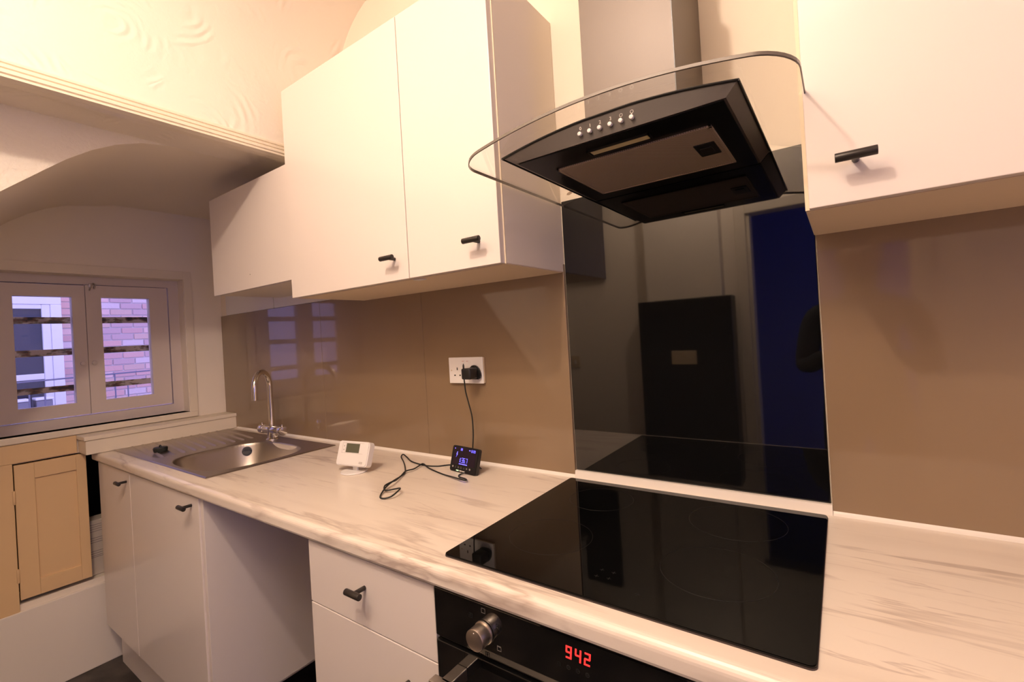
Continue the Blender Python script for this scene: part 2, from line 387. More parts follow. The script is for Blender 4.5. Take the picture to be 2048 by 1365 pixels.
# bulkhead with a coved top, running from front to back
CR = 0.30; prof = [(XB, 1.13), (XB, ZC - CR)]
for k in range(1, 13):
    t = k / 12 * PI / 2; prof.append((XB + CR * (1 - math.cos(t)), ZC - CR + CR * math.sin(t)))
prof += [(XB + CR, ZC + 0.05), (-1.2, ZC + 0.05), (-1.2, 1.13)]
bm = extrude_profile(new(), prof, 'y', YF, 0.004)
struct('wall_bulkhead', bm, artex, True)
struct('ceiling_alcove', B(-2.3, -1.1995, -0.60, 0.004, 1.14, 1.3), plaster)
# underside of the stairs: a plaster slope that sinks towards the front
pr = [(-0.36, 1.1405), (-0.45, 1.138), (-0.54, 1.130), (-0.62, 1.116), (-0.69, 1.090), (-0.75, 1.056), (-0.81, 1.012), (-0.86, 0.968), (-0.95, 0.887), (-1.1, 0.747), (-1.4, 0.467), (YF, -0.093)]
bm = new()
fr = [bm.verts.new((-1.2, y, z)) for y, z in pr]; bk = [bm.verts.new((-2.29, y, z - (0.012 if -0.9 < y < -0.5 else 0))) for y, z in pr]
for i in range(len(pr) - 1): bm.faces.new((fr[i], bk[i], bk[i + 1], fr[i + 1]))
struct('ceiling_stairs_underside', bm, plaster, True)
bm = new()
lo_ = [bm.verts.new((-1.2, y, z)) for y, z in pr]; hi_ = [bm.verts.new((-1.2, y, 1.145)) for y, z in pr]
for i in range(len(pr) - 1): bm.faces.new((lo_[i], lo_[i + 1], hi_[i + 1], hi_[i]))
struct('wall_stairs_side', bm, stipple)
# moulded trim along the foot of the bulkhead
bm = new()
pz = [(0, 1.158), (0.006, 1.158), (0.010, 1.153), (0.010, 1.148), (0.006, 1.146), (0.010, 1.143), (0.016, 1.139), (0.016, 1.133), (0.012, 1.131), (0.016, 1.128), (0.022, 1.123), (0.022, 1.117), (0.017, 1.115), (0.020, 1.112), (0.020, 1.107), (0, 1.104)]
extrude_profile(bm, [(XB + x, z) for x, z in pz], 'y', YF + 0.001, -0.004)
box(bm, -1.012, XB + 0.001, YF + 0.001, -0.004, 1.104, 1.131)
struct('trim_1', bm, gloss_trim)

# window reveal, sill board, architrave
bm = new()
box(bm, XL, XL + 0.006, WY1 + 0.002, -0.140, 0.082, 0.842, 0.001); box(bm, XL, XL + 0.006, -1.02, WY1 + 0.002, WZ1, 0.842, 0.001)
struct('trim_2', bm, gloss_trim)
bm = new(); box(bm, XL - 0.16, XL + 0.012, -1.05, -0.142, 0.082, WZ0, 0.004)
struct('trim_3', bm, gloss_trim)

win = struct('window_1', (lambda b: (box(b, -2.245, -2.205, WY0, WY1, WZ1 - 0.038, WZ1), box(b, -2.245, -2.205, WY0, WY1, WZ0, WZ0 + 0.045),
    box(b, -2.245, -2.205, -0.225, WY1, WZ0 + 0.045, WZ1 - 0.038), box(b, -2.245, -2.205, WY0, -0.893, WZ0 + 0.045, WZ1 - 0.038))[0])(new()), windowpaint)
GZ0, GZ1 = 0.217, 0.703
def casement(y0, y1, g0, g1, rail_z, lift):
    bm = new(); x0, x1 = -2.238, -2.199
    z0, z1 = 0.160, 0.757 + lift
    box(bm, x0, x1, y0, g0, z0, z1); box(bm, x0, x1, g1, y1, z0, z1)
    box(bm, x0, x1, g0, g1, z0, GZ0); box(bm, x0, x1, g0, g1, GZ1, z1)
    c = part('casement', bm, windowpaint, win)
    part('pane', B(-2.224, -2.220, g0 - 0.004, g1 + 0.004, GZ0 - 0.004, GZ1 + 0.004), paneglass, c)
    return c
cl = casement(-0.886, -0.562, -0.800, -0.609, 0, 0)
cr = casement(-0.560, -0.232, -0.503, -0.311, 0, 0.002)
for z, t in ((0.605, 0.030), (0.450, 0.030), (0.288, 0.028)):
    bm = new()
    # peeling flat bars fixed outside the casements
    box(bm, -2.300, -2.288, WY0 + 0.01, WY1 - 0.01, z - t / 2, z + t / 2, 0.002)
    for v in bm.verts: v.co.z += 0.006 * math.sin(v.co.y * 9 + z * 20)
    part('bar', bm, rusty, win)
bm = new()
part('seam', B(-2.1995, -2.1985, -0.886, -0.564, 0.7575, 0.7605), seamm, win)
part('seam', B(-2.1995, -2.1985, -0.560, -0.240, 0.7600, 0.7615), seamm, win)
bm = new(); tube(bm, smooth_path([(-2.196, -0.545, 0.735), (-2.190, -0.540, 0.752), (-2.188, -0.532, 0.768), (-2.192, -0.524, 0.760), (-2.193, -0.528, 0.742)], 5), 0.003, 8); box(bm, -2.200, -2.196, -0.546, -0.522, 0.748, 0.768, 0.001)
part('latch', bm, steel, win, True)
for yy in (-0.582, -0.540):
    bm = new(); rod(bm, (-2.199, yy, 0.395), (-2.192, yy, 0.395), 0.009); part('knob_plate', bm, windowpaint, win, True)

# painted boxed ledge on the worktop below the window
bm = new(); box(bm, XL, -2.012, -0.628, 0.003, 0.001, 0.062, 0.0025); box(bm, XL, -2.006, -0.634, 0.003, 0.062, 0.080, 0.003)
single('boxed_ledge', bm, gloss_trim, 'cream painted boxed ledge on the worktop end below the window', 'ledge', (-2.07, -0.31, 0))

# low cupboard built into the window wall
cup = thing('wall_cupboard', 'yellowed cream cupboard with a panelled door low in the window wall', 'cupboard', (XL, -0.72, -0.57))
bm = new()
box(bm, XL, XL + 0.012, -0.905, -0.836, -0.60, 0.004, 0.002); box(bm, XL, XL + 0.014, -1.2, -0.634, 0.004, 0.080, 0.002)
part('frame', bm, cupboardpaint, cup)
bm = new()
dx0, dx1 = XL - 0.014, XL + 0.010
Y0, Y1, Z0, Z1 = -0.832, -0.606, -0.556, -0.005
box(bm, dx0, dx1, Y0, -0.772, Z0, Z1, 0.0015); box(bm, dx0, dx1, -0.640, Y1, Z0, Z1, 0.0015)
box(bm, dx0, dx1, -0.772, -0.640, -0.070, Z1, 0.001); box(bm, dx0, dx1, -0.772, -0.640, Z0, -0.492, 0.001)
box(bm, dx0, dx1 - 0.008, -0.774, -0.638, -0.495, -0.068)
bmesh.ops.rotate(bm, cent=(XL, Y0, 0), matrix=Matrix.Rotation(-0.03, 3, 'Z'), verts=bm.verts)
door = part('door', bm, cupboardpaint, cup)
for zz in (-0.135, -0.455):
    bm = new(); rod(bm, (XL + 0.011, -0.836, zz - 0.028), (XL + 0.011, -0.836, zz + 0.028), 0.005); part('hinge', bm, cupboardpaint, door, True)
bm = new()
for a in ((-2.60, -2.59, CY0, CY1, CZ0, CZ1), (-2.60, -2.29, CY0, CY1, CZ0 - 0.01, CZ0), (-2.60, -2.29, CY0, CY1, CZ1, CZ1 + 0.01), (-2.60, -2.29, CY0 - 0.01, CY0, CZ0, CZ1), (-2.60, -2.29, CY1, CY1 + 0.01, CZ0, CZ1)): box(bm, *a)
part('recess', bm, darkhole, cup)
bx = thing('packet', 'white printed card packet inside the dark low cupboard opening', 'packet', (-2.2, -0.55, -0.57))
part('card_box', B(-2.26, -2.17, -0.66, -0.47, -0.573, -0.325, 0.003), cardm, bx)
bm = new()
for k, zz in enumerate((-0.345, -0.355, -0.365, -0.375, -0.405, -0.415, -0.425, -0.465, -0.475, -0.485, -0.492)):
    box(bm, -2.1702, -2.1696, -0.615 + 0.004 * (k % 3), -0.535 - 0.006 * (k % 4), zz - 0.0015, zz + 0.0015)
part('print', bm, cardink, bx, kind='stuff')
struct('baseboard_left', B(XL, XL + 0.016, YF + 0.02, -0.02, ZF, -0.600, 0.003), carc)

# ------------------------------------------------------------------ outside: the brick house opposite
hs = thing('neighbouring_house', 'brick house seen through the small window with a white framed window', 'house', (-6.0, 0.3, ZF - 1.0))
part('wall_body', B(-6.5, -6.012, -6, 5, -2.0, 4.5), mortar, hs)
brickm = []
for i, c in enumerate(((0.66, 0.40, 0.36), (0.60, 0.37, 0.35), (0.70, 0.48, 0.44), (0.55, 0.38, 0.38), (0.66, 0.54, 0.53), (0.62, 0.42, 0.36))):
    mm = mat('brick_face_%d' % i, c, 0.9); add_bump(mm, 60, 0.5, 0.004); brickm.append(mm)
bmesh_cache = []
for mm in brickm:
    b0 = B(-0.022, 0.0, -0.098, 0.098, -0.030, 0.030, 0.003, 1); me = bpy.data.meshes.new('brick'); b0.to_mesh(me); b0.free(); me.materials.append(mm); bmesh_cache.append(me)
def add_brick(y, z, half=False):
    o = bpy.data.objects.new('brick', random.choice(bmesh_cache)); COL.objects.link(o); o.parent = hs
    o.location = Vector((-6.0 + random.uniform(-0.003, 0.002), y, z)) - ORIG[hs.name]
    if half: o.scale = (1, 0.46, 1)
row = 0; z = -0.20
while z < 1.30:
    y = 0.09 + (0.05 if row % 2 else 0.10)
    if row % 2: add_brick(0.135, z, True); y = 0.185 + 0.103
    else: y = 0.09 + 0.103
    while y < 1.25:
        add_brick(y, z); y += 0.207
    z += 0.0705; row += 1
bm = new()
box(bm, -6.01, -5.94, -1.6, 0.085, 1.00, 1.09, 0.006); box(bm, -6.01, -5.94, 0.0, 0.085, -0.35, 1.00, 0.006)
box(bm, -6.01, -5.95, -0.066, 0.0, -0.35, 1.00, 0.006); box(bm, -6.01, -5.95, -1.6, -0.066, 0.955, 1.00, 0.006); box(bm, -6.01, -5.955, -1.6, -0.066, 0.235, 0.295, 0.006)
wf = part('window_frame', bm, upvc, hs)
part('pane', B(-6.005, -5.985, -1.6, -0.064, 0.29, 0.957), darkpane, wf)
part('pane', B(-6.005, -5.985, -1.6, -0.064, -0.35, 0.24), darkpane, wf)
rl = thing('railing', 'thin dark metal railing in front of the brick house outside', 'railing', (-5.0, 0.3, -1.0))
bm = new(); tube(bm, [(-5.0, -1.2, 0.235), (-5.0, 1.2, 0.275)], 0.007, 8); part('top_rail', bm, railm, rl, True)
for k in range(11):
    yy = -0.63 + k * 0.0985; bm = new()
    if k == 5: continue
    tube(bm, [(-5.0, yy, -0.6), (-5.0, yy, 0.14 if k != 9 else 0.26)], 0.006, 8); part('baluster', bm, railm, rl, True)
bm = new(); tube(bm, [(-5.0, -1.2, 0.03 - .6), (-5.0, 1.2, -0.57)], 0.007, 8); part('bottom_rail', bm, railm, rl, True)
for yy, nm in ((-0.155, 'pale topped grey bin outside, nearer the brick edge'), (-0.315, 'pale topped grey bin outside, farther from the bricks')):
    tb = thing('storage_bin', nm, 'bin', (-5.5, yy, ZF - 1))
    part('body', B(-5.6, -5.45, yy - 0.065, yy + 0.05, -1.9, 0.055, 0.01), binm, tb); part('lid', B(-5.61, -5.44, yy - 0.07, yy + 0.055, 0.055, 0.078, 0.006), lidm, tb)
struct('ground_outside', B(-6.6, -2.6, -6, 5, -2.1, -2.0), ground)

# ------------------------------------------------------------------ splashback and trims at the back of the worktop
def splash(name, x0, x1, y0, z0, z1, m, label, grp=None):
    return single(name, B(x0 + 0.0006, x1 - 0.0006, y0, 0.0038, z0, z1, 0.0008, 1), m, label, 'splashback', ((x0 + x1) / 2, y0, z0), grp)
splash('splashback_panel', XL + 0.012, -1.19, -0.006, 0.006, 0.606, bronze, 'bronze glass splashback panel behind the tap and sink, in the corner')
splash('splashback_panel', -1.19, -0.571, -0.006, 0.006, 0.606, bronze, 'bronze glass splashback panel behind the white room thermostat')
splash('splashback_panel', -0.571, 0.0035, -0.006, 0.006, 0.606, bronze, 'bronze glass splashback panel carrying the double socket')
splash('splashback_panel', 0.0045, 0.5965, -0.0005, 0.0205, 0.783, blackglass, 'tall glossy black glass splashback panel behind the hob')
splash('splashback_panel', 0.598, 1.55, -0.006, 0.006, 0.606, bronze, 'bronze glass splashback panel below the wall cabinet right of the hood')
bm = new(); extrude_profile(bm, [(0.0035, 0.0), (-0.014, 0.0), (-0.012, 0.008), (-0.009, 0.0205), (0.0035, 0.0205)], 'x', 0.005, 0.5985)
struct('trim_4', bm, sealant)
bm = new()
for a, b_ in ((-2.0, 0.004), (0.599, 1.55)):
    extrude_profile(bm, [(0.0035, 0.0), (-0.013, 0.0), (-0.009, 0.004), (-0.0062, 0.008), (0.0035, 0.006)], 'x', a, b_)
struct('trim_5', bm, sealant)
# white tiles left showing behind the small cabinet
bm = new(); box(bm, -2.063, -1.573, -0.004, 0.0038, 0.607, 0.80, 0.0015); box(bm, -1.563, -0.90, -0.004, 0.0038, 0.607, 0.80, 0.0015); box(bm, -1.5725, -1.5635, -0.001, 0.0038, 0.610, 0.80)
struct('trim_6', bm, whiteplastic)

# ------------------------------------------------------------------ worktop
bm = new()
def wt_profile(y_front, y_back):
    r = 0.014; pts = [(y_back, 0.0)]
    for k in range(7):
        t = PI / 2 + k / 6 * PI / 2; pts.append((y_front + r + r * math.cos(t), -r + r * math.sin(t)))
    pts += [(y_front, -0.030), (y_front + 0.002, -0.035), (y_front + 0.007, -0.038), (y_back, -0.038)]
    return pts
extrude_profile(bm, wt_profile(-0.5906, -0.51), 'x', -2.10, 1.55)
box(bm, -2.10, -1.53, -0.51, 0.003, -0.038, 0.0); box(bm, -1.53, -1.10, -0.13, 0.003, -0.038, 0.0); box(bm, -1.10, 1.55, -0.51, 0.003, -0.038, 0.0)
single('worktop', bm, marble, 'long cream marble effect laminate worktop with brown grey veins', 'worktop', (-0.3, -0.3, -0.038), smooth=False)

# ------------------------------------------------------------------ sink
SX0, SX1, SY0, SY1 = -2.062, -1.070, -0.536, -0.044
snk = thing('sink', 'inset stainless steel sink with one bowl and a ribbed drainer', 'sink', (-1.57, -0.29, 0))
def sink_z(x, y):
    dx, dy = abs(x + 1.315) / 0.218, abs(y + 0.318) / 0.196
    d = (dx ** 3.4 + dy ** 3.0) ** (1 / 3.2)
    z = 0.0035
    e = min(x - SX0, SX1 - x, y - SY0, SY1 - y)
    if e < 0.004: z = 0.0005 + e * 0.9
    elif e < 0.012: z = 0.0045 - (e - 0.004) * 0.12
    if d < 1.0: z -= 0.006 * min(1, (1 - d) / 0.03) + 0.165 * (1 - (1 - min(1.0, max(0, (1 - d) - 0.02) / 0.55)) ** 3.2)
    elif x < -1.585:
        f = min(1, (-1.585 - x) / 0.02) * min(1, (x + 2.02) / 0.02) * min(1, (y + 0.505) / 0.02) * min(1, (-0.075 - y) / 0.02)
        if f > 0:
            s = (y + 0.22 * (x + 1.6) * 0.6) / 0.040
            z += f * (-0.003 + 0.006 * max(0, math.cos(2 * PI * s)) ** 4)
    return z
bm = new(); NX, NY = 300, 170
vs = [[bm.verts.new((SX0 + (SX1 - SX0) * i / NX, SY0 + (SY1 - SY0) * j / NY, sink_z(SX0 + (SX1 - SX0) * i / NX, SY0 + (SY1 - SY0) * j / NY))) for j in range(NY + 1)] for i in range(NX + 1)]
for i in range(NX):
    for j in range(NY): bm.faces.new((vs[i][j], vs[i + 1][j], vs[i + 1][j + 1], vs[i][j + 1]))
part('basin_and_drainer', bm, steel, snk, True)
bm = new(); oc = Vector((-1.5040, -0.1970, -0.0310)); od = Vector((0.85, -0.45, 0.25)).normalized(); tube(bm, [oc - od * 0.01, oc + od * 0.004, oc + od * 0.005, oc - od * 0.004], [0.020, 0.020, 0.015, 0.012], 28); part('overflow', bm, blackplastic, snk, True)
bm = new()
for k in range(16):
    a = k / 16 * 2 * PI; b2 = (k + 1) / 16 * 2 * PI
tube(bm, [(-1.315 + 0.04 * math.cos(k / 24 * 2 * PI), -0.318 + 0.04 * math.sin(k / 24 * 2 * PI), -0.151) for k in range(24)], 0.004, 8, closed=True)
part('waste_ring', bm, chrome, snk, True)
pl = thing('sink_plug', 'black rubber sink plug lying on the drainer', 'plug', (-1.735, -0.445, 0.003))
bm = new(); tube(bm, [(-1.735, -0.445, 0.003), (-1.735, -0.445, 0.010), (-1.735, -0.445, 0.018), (-1.735, -0.445, 0.022)], [0.024, 0.026, 0.027, 0.024], 28); part('body', bm, rubber, pl, True)
bm = new(); tube(bm, [(-1.735 + 0.010 * math.cos(t), -0.445, 0.021 + 0.009 * math.sin(t)) for t in [k / 10 * PI for k in range(11)]], 0.002, 8); part('ring', bm, rubber, pl, True)

# ------------------------------------------------------------------ tap
tp = thing('mixer_tap', 'chrome swan neck mixer tap standing behind the sink bowl', 'tap', (-1.475, -0.095, 0.004))
cx, cy = -1.475, -0.095; dv = Vector((0.60, -0.80, 0))
bm = new(); tube(bm, [(cx, cy, 0.0035), (cx, cy, 0.007), (cx, cy, 0.012), (cx, cy, 0.060)], [0.027, 0.027, 0.021, 0.019], 32); part('base', bm, chrome, tp, True)
hd = Vector((0.999, 0.04, 0)); c0 = Vector((cx, cy, 0.046))
bm = new(); rod(bm, c0 - hd * 0.060, c0 + hd * 0.060, 0.0185, 0.002, 32); part('valve_body', bm, chrome, tp, True)
for s in (-1, 1):
    bm = new(); rod(bm, c0 + hd * 0.062 * s, c0 + hd * 0.092 * s, 0.0200, 0.003, 32)
    tube(bm, [c0 + hd * 0.080 * s, c0 + hd * 0.080 * s + Vector((0, 0, 0.028))], [0.004, 0.0035], 12)
    part('handle', bm, chrome, tp, True)
pts = [Vector((cx, cy, 0.060)), Vector((cx, cy, 0.12)), Vector((cx, cy, 0.18)), Vector((cx, cy, 0.245))]
R = 0.068
for k in range(1, 19):
    t = k / 18 * PI; pts.append(Vector((cx, cy, 0.245)) + dv * (R - R * math.cos(t)) + Vector((0, 0, R * math.sin(t))))
pts += [pts[-1] + Vector((0, 0, -0.02)), pts[-1] + Vector((0, 0, -0.048))]
bm = new(); tube(bm, pts, 0.0115, 24); part('spout', bm, chrome, tp, True)

# ------------------------------------------------------------------ handles, cabinets
def t_handle(parent, x, y, z, horiz=True, L=0.050, proj=0.031):
    bm = new(); rod(bm, (x, y, z), (x, y - proj, z), 0.0048, 0.0004, 16)
    rod(bm, (x - L / 2, y - proj, z), (x + L / 2, y - proj, z), 0.0068, 0.0008, 22)
    return part('handle', bm, blackmetal, parent, True, label='black T-bar handle')
def carcass(t, x0, x1, yb, yf, z0, z1, th=0.018, top=True):
    bm = new()
    box(bm, x0, x0 + th, yf, yb, z0, z1, 0.0008, 1); box(bm, x1 - th, x1, yf, yb, z0, z1, 0.0008, 1)
    box(bm, x0 + th, x1 - th, yf, yb, z0, z0 + th)
    if top: box(bm, x0 + th, x1 - th, yf, yb, z1 - th, z1)
    box(bm, x0 + th, x1 - th, yb - 0.012, yb - 0.004, z0 + th, z1 - th)
    part('carcass', bm, carc, t)

WZ = (0.583, 1.298)
wc = thing('wall_cabinet', 'large white gloss wall cabinet with two doors, between the hood and the bulkhead', 'cabinet', (-0.45, -0.15, WZ[0]))
carcass(wc, -0.887, 0.0015, 0.003, -0.284, WZ[0] + 0.001, WZ[1])
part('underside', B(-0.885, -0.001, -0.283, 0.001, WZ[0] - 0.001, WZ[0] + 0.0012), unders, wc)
part('edge_strip', B(-0.0125, 0.0015, -0.2865, -0.2835, WZ[0], WZ[1]), edgeband, wc)
for x0, x1, hx, lab in ((-0.889, -0.3095, -0.362, 'wider left-hand door'), (-0.3065, -0.0015, -0.062, 'narrower right-hand door')):
    d = part('door', B(x0, x1, -0.3049, -0.2860, WZ[0], WZ[1], 0.0012), gloss, wc, label=lab)
    t_handle(d, hx, -0.3049, 0.643)
part('hinge_cover', B(-0.315, -0.285, -0.284, -0.262, WZ[0] - 0.004, WZ[0] - 0.0012, 0.001), whiteplastic, wc)

sw = thing('wall_cabinet', 'small low white wall cabinet above the sink, beside the window wall', 'cabinet', (-1.2, -0.15, 0.65))
carcass(sw, -1.508, -0.893, 0.003, -0.274, 0.652, 1.054)
d = part('door', B(-1.509, -0.892, -0.2934, -0.2755, 0.6496, 1.0543, 0.0012), gloss, sw)
part('screw_hole', B(-1.196, -1.1925, -0.2938, -0.2930, 0.702, 0.7055, 0.0002, 1), seamm, sw)

rc = thing('wall_cabinet', 'white gloss wall cabinet right of the cooker hood with a black bar handle', 'cabinet', (0.9, -0.15, 0.585))
carcass(rc, 0.5945, 1.198, 0.003, -0.284, 0.5865, 1.298)
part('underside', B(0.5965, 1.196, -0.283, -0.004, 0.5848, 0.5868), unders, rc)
part('edge_strip', B(0.5945, 0.6125, -0.2865, -0.2838, 0.586, 1.298), edgeband, rc)
d = part('door', B(0.6005, 1.196, -0.3049, -0.2865, 0.585, 1.298, 0.0012), gloss, rc)
t_handle(d, 0.6615, -0.3049, 0.6465)

YD = -0.5786; ZB = -0.765
sb = thing('base_cabinet', 'white gloss sink base cabinet with two doors under the sink', 'cabinet', (-1.54, -0.3, ZF))
carcass(sb, -2.055, -1.022, 0.0, -0.558, ZB, -0.0385, top=False)
for x0, x1, hx, hz in ((-2.059, -1.6575, -1.694, -0.082), (-1.6545, -1.024, -1.076, -0.073)):
    d = part('door', B(x0, x1, YD, YD + 0.019, ZB, -0.044, 0.0012), gloss, sb)
    t_handle(d, hx, YD, hz, L=0.046)
part('end_panel', B(-1.0205, -1.002, -0.574, 0.0, ZB + 0.02, -0.0385, 0.0008, 1), gloss, sb)
part('kickboard', B(-2.06, -1.03, -0.53, -0.514, ZF, ZB), gloss, sb)
for x in (-1.06, -1.9):
    for y in (-0.08, -0.48):
        bm = new(); rod(bm, (x, y, ZF), (x, y, ZB), 0.018, 0.002); part('leg', bm, blackplastic, sb, True)

du = thing('drawer_unit', 'white gloss base unit left of the oven with a drawer over a door', 'cabinet', (-0.21, -0.3, ZF))
carcass(du, -0.412, -0.004, 0.0, -0.558, ZB, -0.0385)
d = part('drawer', B(-0.4136, -0.0022, YD, YD + 0.019, -0.1880, -0.044, 0.0012), gloss, du); t_handle(d, -0.208, YD, -0.103, L=0.046)
d = part('door', B(-0.4136, -0.0022, YD, YD + 0.019, ZB, -0.1905, 0.0012), gloss, du); t_handle(d, -0.085, YD, -0.255, L=0.046)
part('kickboard', B(-0.41, -0.004, -0.53, -0.514, ZF, ZB), gloss, du)
for y in (-0.08, -0.48):
    for x in (-0.36, -0.06):
        bm = new(); rod(bm, (x, y, ZF), (x, y, ZB), 0.018, 0.002); part('leg', bm, blackplastic, du, True)

ru = thing('base_cabinet', 'white base cabinet right of the oven under the worktop end', 'cabinet', (1.0, -0.3, ZF))
carcass(ru, 0.60, 1.50, 0.0, -0.558, ZB, -0.0385)
for x0, x1 in ((0.601, 1.048), (1.052, 1.499)):
    d = part('door', B(x0, x1, YD, YD + 0.019, ZB, -0.044, 0.0012), gloss, ru); t_handle(d, x1 - 0.05 if x0 < 1 else x0 + 0.05, YD, -0.09, L=0.046)
part('kickboard', B(0.60, 1.50, -0.53, -0.514, ZF, ZB), gloss, ru)

# ------------------------------------------------------------------ oven
ov = thing('oven', 'built-in black glass oven below the hob with a steel knob', 'oven', (0.3, -0.3, -0.64))
part('housing', B(0.004, 0.592, -0.565, 0.0, -0.64, -0.042), blackplastic, ov)
cp = part('control_panel', B(0.002, 0.594, -0.583, -0.564, -0.130, -0.041, 0.002), blackglass, ov)
ovd = part('door', B(0.002, 0.594, -0.583, -0.564, -0.62, -0.1375, 0.002), blackglass, ov)
part('trim_strip', B(0.002, 0.594, -0.575, -0.564, -0.137, -0.131), blackmetal, ov)
bm = new(); box(bm, 0.052, 0.074, -0.628, -0.583, -0.187, -0.166, 0.0015); box(bm, 0.520, 0.542, -0.628, -0.583, -0.187, -0.166, 0.0015); box(bm, 0.035, 0.560, -0.640, -0.622, -0.190, -0.166, 0.0015)
part('handle', bm, steel, ovd, label='square brushed steel bar handle')
kx, kz = 0.118, -0.088
bm = new(); rod(bm, (kx, -0.5835, kz), (kx, -0.5875, kz), 0.0195, 0.001, 40); rod(bm, (kx, -0.5875, kz), (kx, -0.611, kz), 0.0180, 0.0012, 40)
kn = part('knob', bm, knobm, ov, True, label='round spun aluminium knob')
bm = new(); rod(bm, (kx, -0.6105, kz + 0.0125), (kx, -0.6118, kz + 0.0125), 0.0010, 0.0002, 10); part('pointer_dot', bm, whitemark, kn, True)
def square_icon(bm, x, z, s, y, t=0.0007):
    for a in ((x - s, x + s, z + s - t, z + s), (x - s, x + s, z - s, z - s + t), (x - s, x - s + t, z - s, z + s), (x + s - t, x + s, z - s, z + s)): box(bm, a[0], a[1], y - 0.0003, y, a[2], a[3])
for ax, az, inner in ((0.0, 0.036, 0), (-0.029, 0.020, 1), (0.030, 0.018, 2), (0.030, -0.018, 3), (0.004, -0.037, 1)):
    bm = new(); square_icon(bm, kx + ax, kz + az, 0.0042, -0.5831)
    if inner in (1, 2): box(bm, kx + ax - 0.002, kx + ax + 0.002, -0.5834, -0.583, kz + az - 0.0004, kz + az + 0.0008); box(bm, kx + ax - 0.0006, kx + ax + 0.0006, -0.5834, -0.583, kz + az - 0.003, kz + az + 0.003)
    if inner == 3: box(bm, kx + ax - 0.004, kx + ax + 0.004, -0.5834, -0.583, kz + az + 0.0022, kz + az + 0.0034)
    part('icon', bm, hobmark if inner in (1, 2) else mark, cp)
# the lit figures 942
bm = new()
Mx = FACE((0.2735, -0.5832, -0.0755))
for i, chh in enumerate('942'):
    seven(bm, chh, (0.0, 0.0155, 0.0305)[i], 0.0105, 0.0195, 0.0028, Mx, 0.10)
part('clock_digits', bm, redlit, cp, label='red lit figures 942')
for i, x in enumerate((0.262, 0.278, 0.2935, 0.309)):
    bm = new(); zz = -0.0890
    if i == 0: square_icon(bm, x, zz, 0.0028, -0.5831); 
    else: tube(bm, [(x + 0.003 * math.cos(k / 12 * 2 * PI), -0.5832, zz + 0.003 * math.sin(k / 12 * 2 * PI)) for k in range(12)], 0.0004, 6, closed=True); box(bm, x - 0.002, x + 0.002, -0.5834, -0.583, zz - 0.0004, zz + 0.0004)
    part('touch_icon', bm, hobmark, cp)

# ------------------------------------------------------------------ hob
hb = thing('hob', 'black glass induction hob set in the worktop in front of the black panel', 'hob', (0.295, -0.29, 0))
bm = extrude_profile(new(), rrect(0.0, 0.59, -0.549, -0.029, 0.008), 'z', 0.0015, 0.0055)
bmesh.ops.bevel(bm, geom=[e for e in bm.edges if all(v.co.z > 0.005 for v in e.verts) and len(e.link_faces) == 2], offset=0.001, segments=2, affect='EDGES')
gt = part('glass_top', bm, hobglass, hb)
part('edge_seal', extrude_profile(new(), rrect(-0.0008, 0.5908, -0.5498, -0.0282, 0.009), 'z', 0.0, 0.0022), seamm, hb)
for x, y, r in ((0.140, -0.385, 0.083), (0.145, -0.150, 0.075), (0.440, -0.150, 0.090), (0.447, -0.375, 0.088)):
    bm = new(); tube(bm, [(x + r * math.cos(k / 64 * 2 * PI), y + r * math.sin(k / 64 * 2 * PI), 0.00552) for k in range(64)], 0.00028, 5, closed=True)
    part('cooking_zone_ring', bm, hobmark, hb)
for x, y in ((0.284, -0.461), (0.305, -0.461), (0.284, -0.484), (0.305, -0.482), (0.36, -0.504)):
    bm = new(); box(bm, x - 0.004, x + 0.004, y - 0.0005, y + 0.0005, 0.0054, 0.0057); box(bm, x - 0.0005, x + 0.0005, y - 0.004, y + 0.004, 0.0054, 0.0057)
    part('touch_mark', bm, hobmark, hb)

# ------------------------------------------------------------------ cooker hood
hood = thing('cooker_hood', 'black chimney cooker hood with a curved clear glass canopy above the hob', 'cooker hood', (0.30, -0.2, 0.763))
GC = 0.308
def gz(x): return 0.811 - 0.44 * (x - GC) ** 2
outline = []
x0, x1, yf, yb, r = 0.012, 0.604, -0.456, -0.003, 0.055
outline.append((x1, yb))
for k in range(0, 9):
    t = k / 8 * PI / 2; outline.append((x1 - r + r * math.cos(-t), yf + r + r * math.sin(-t)))
for k in range(1, 30): outline.append((x1 - r + (x0 + r - x1 + r) * k / 30, yf - 0.0))
for k in range(0, 9):
    t = k / 8 * PI / 2; outline.append((x0 + r - r * math.sin(t), yf + r - r * math.cos(t)))
outline.append((x0, yb))
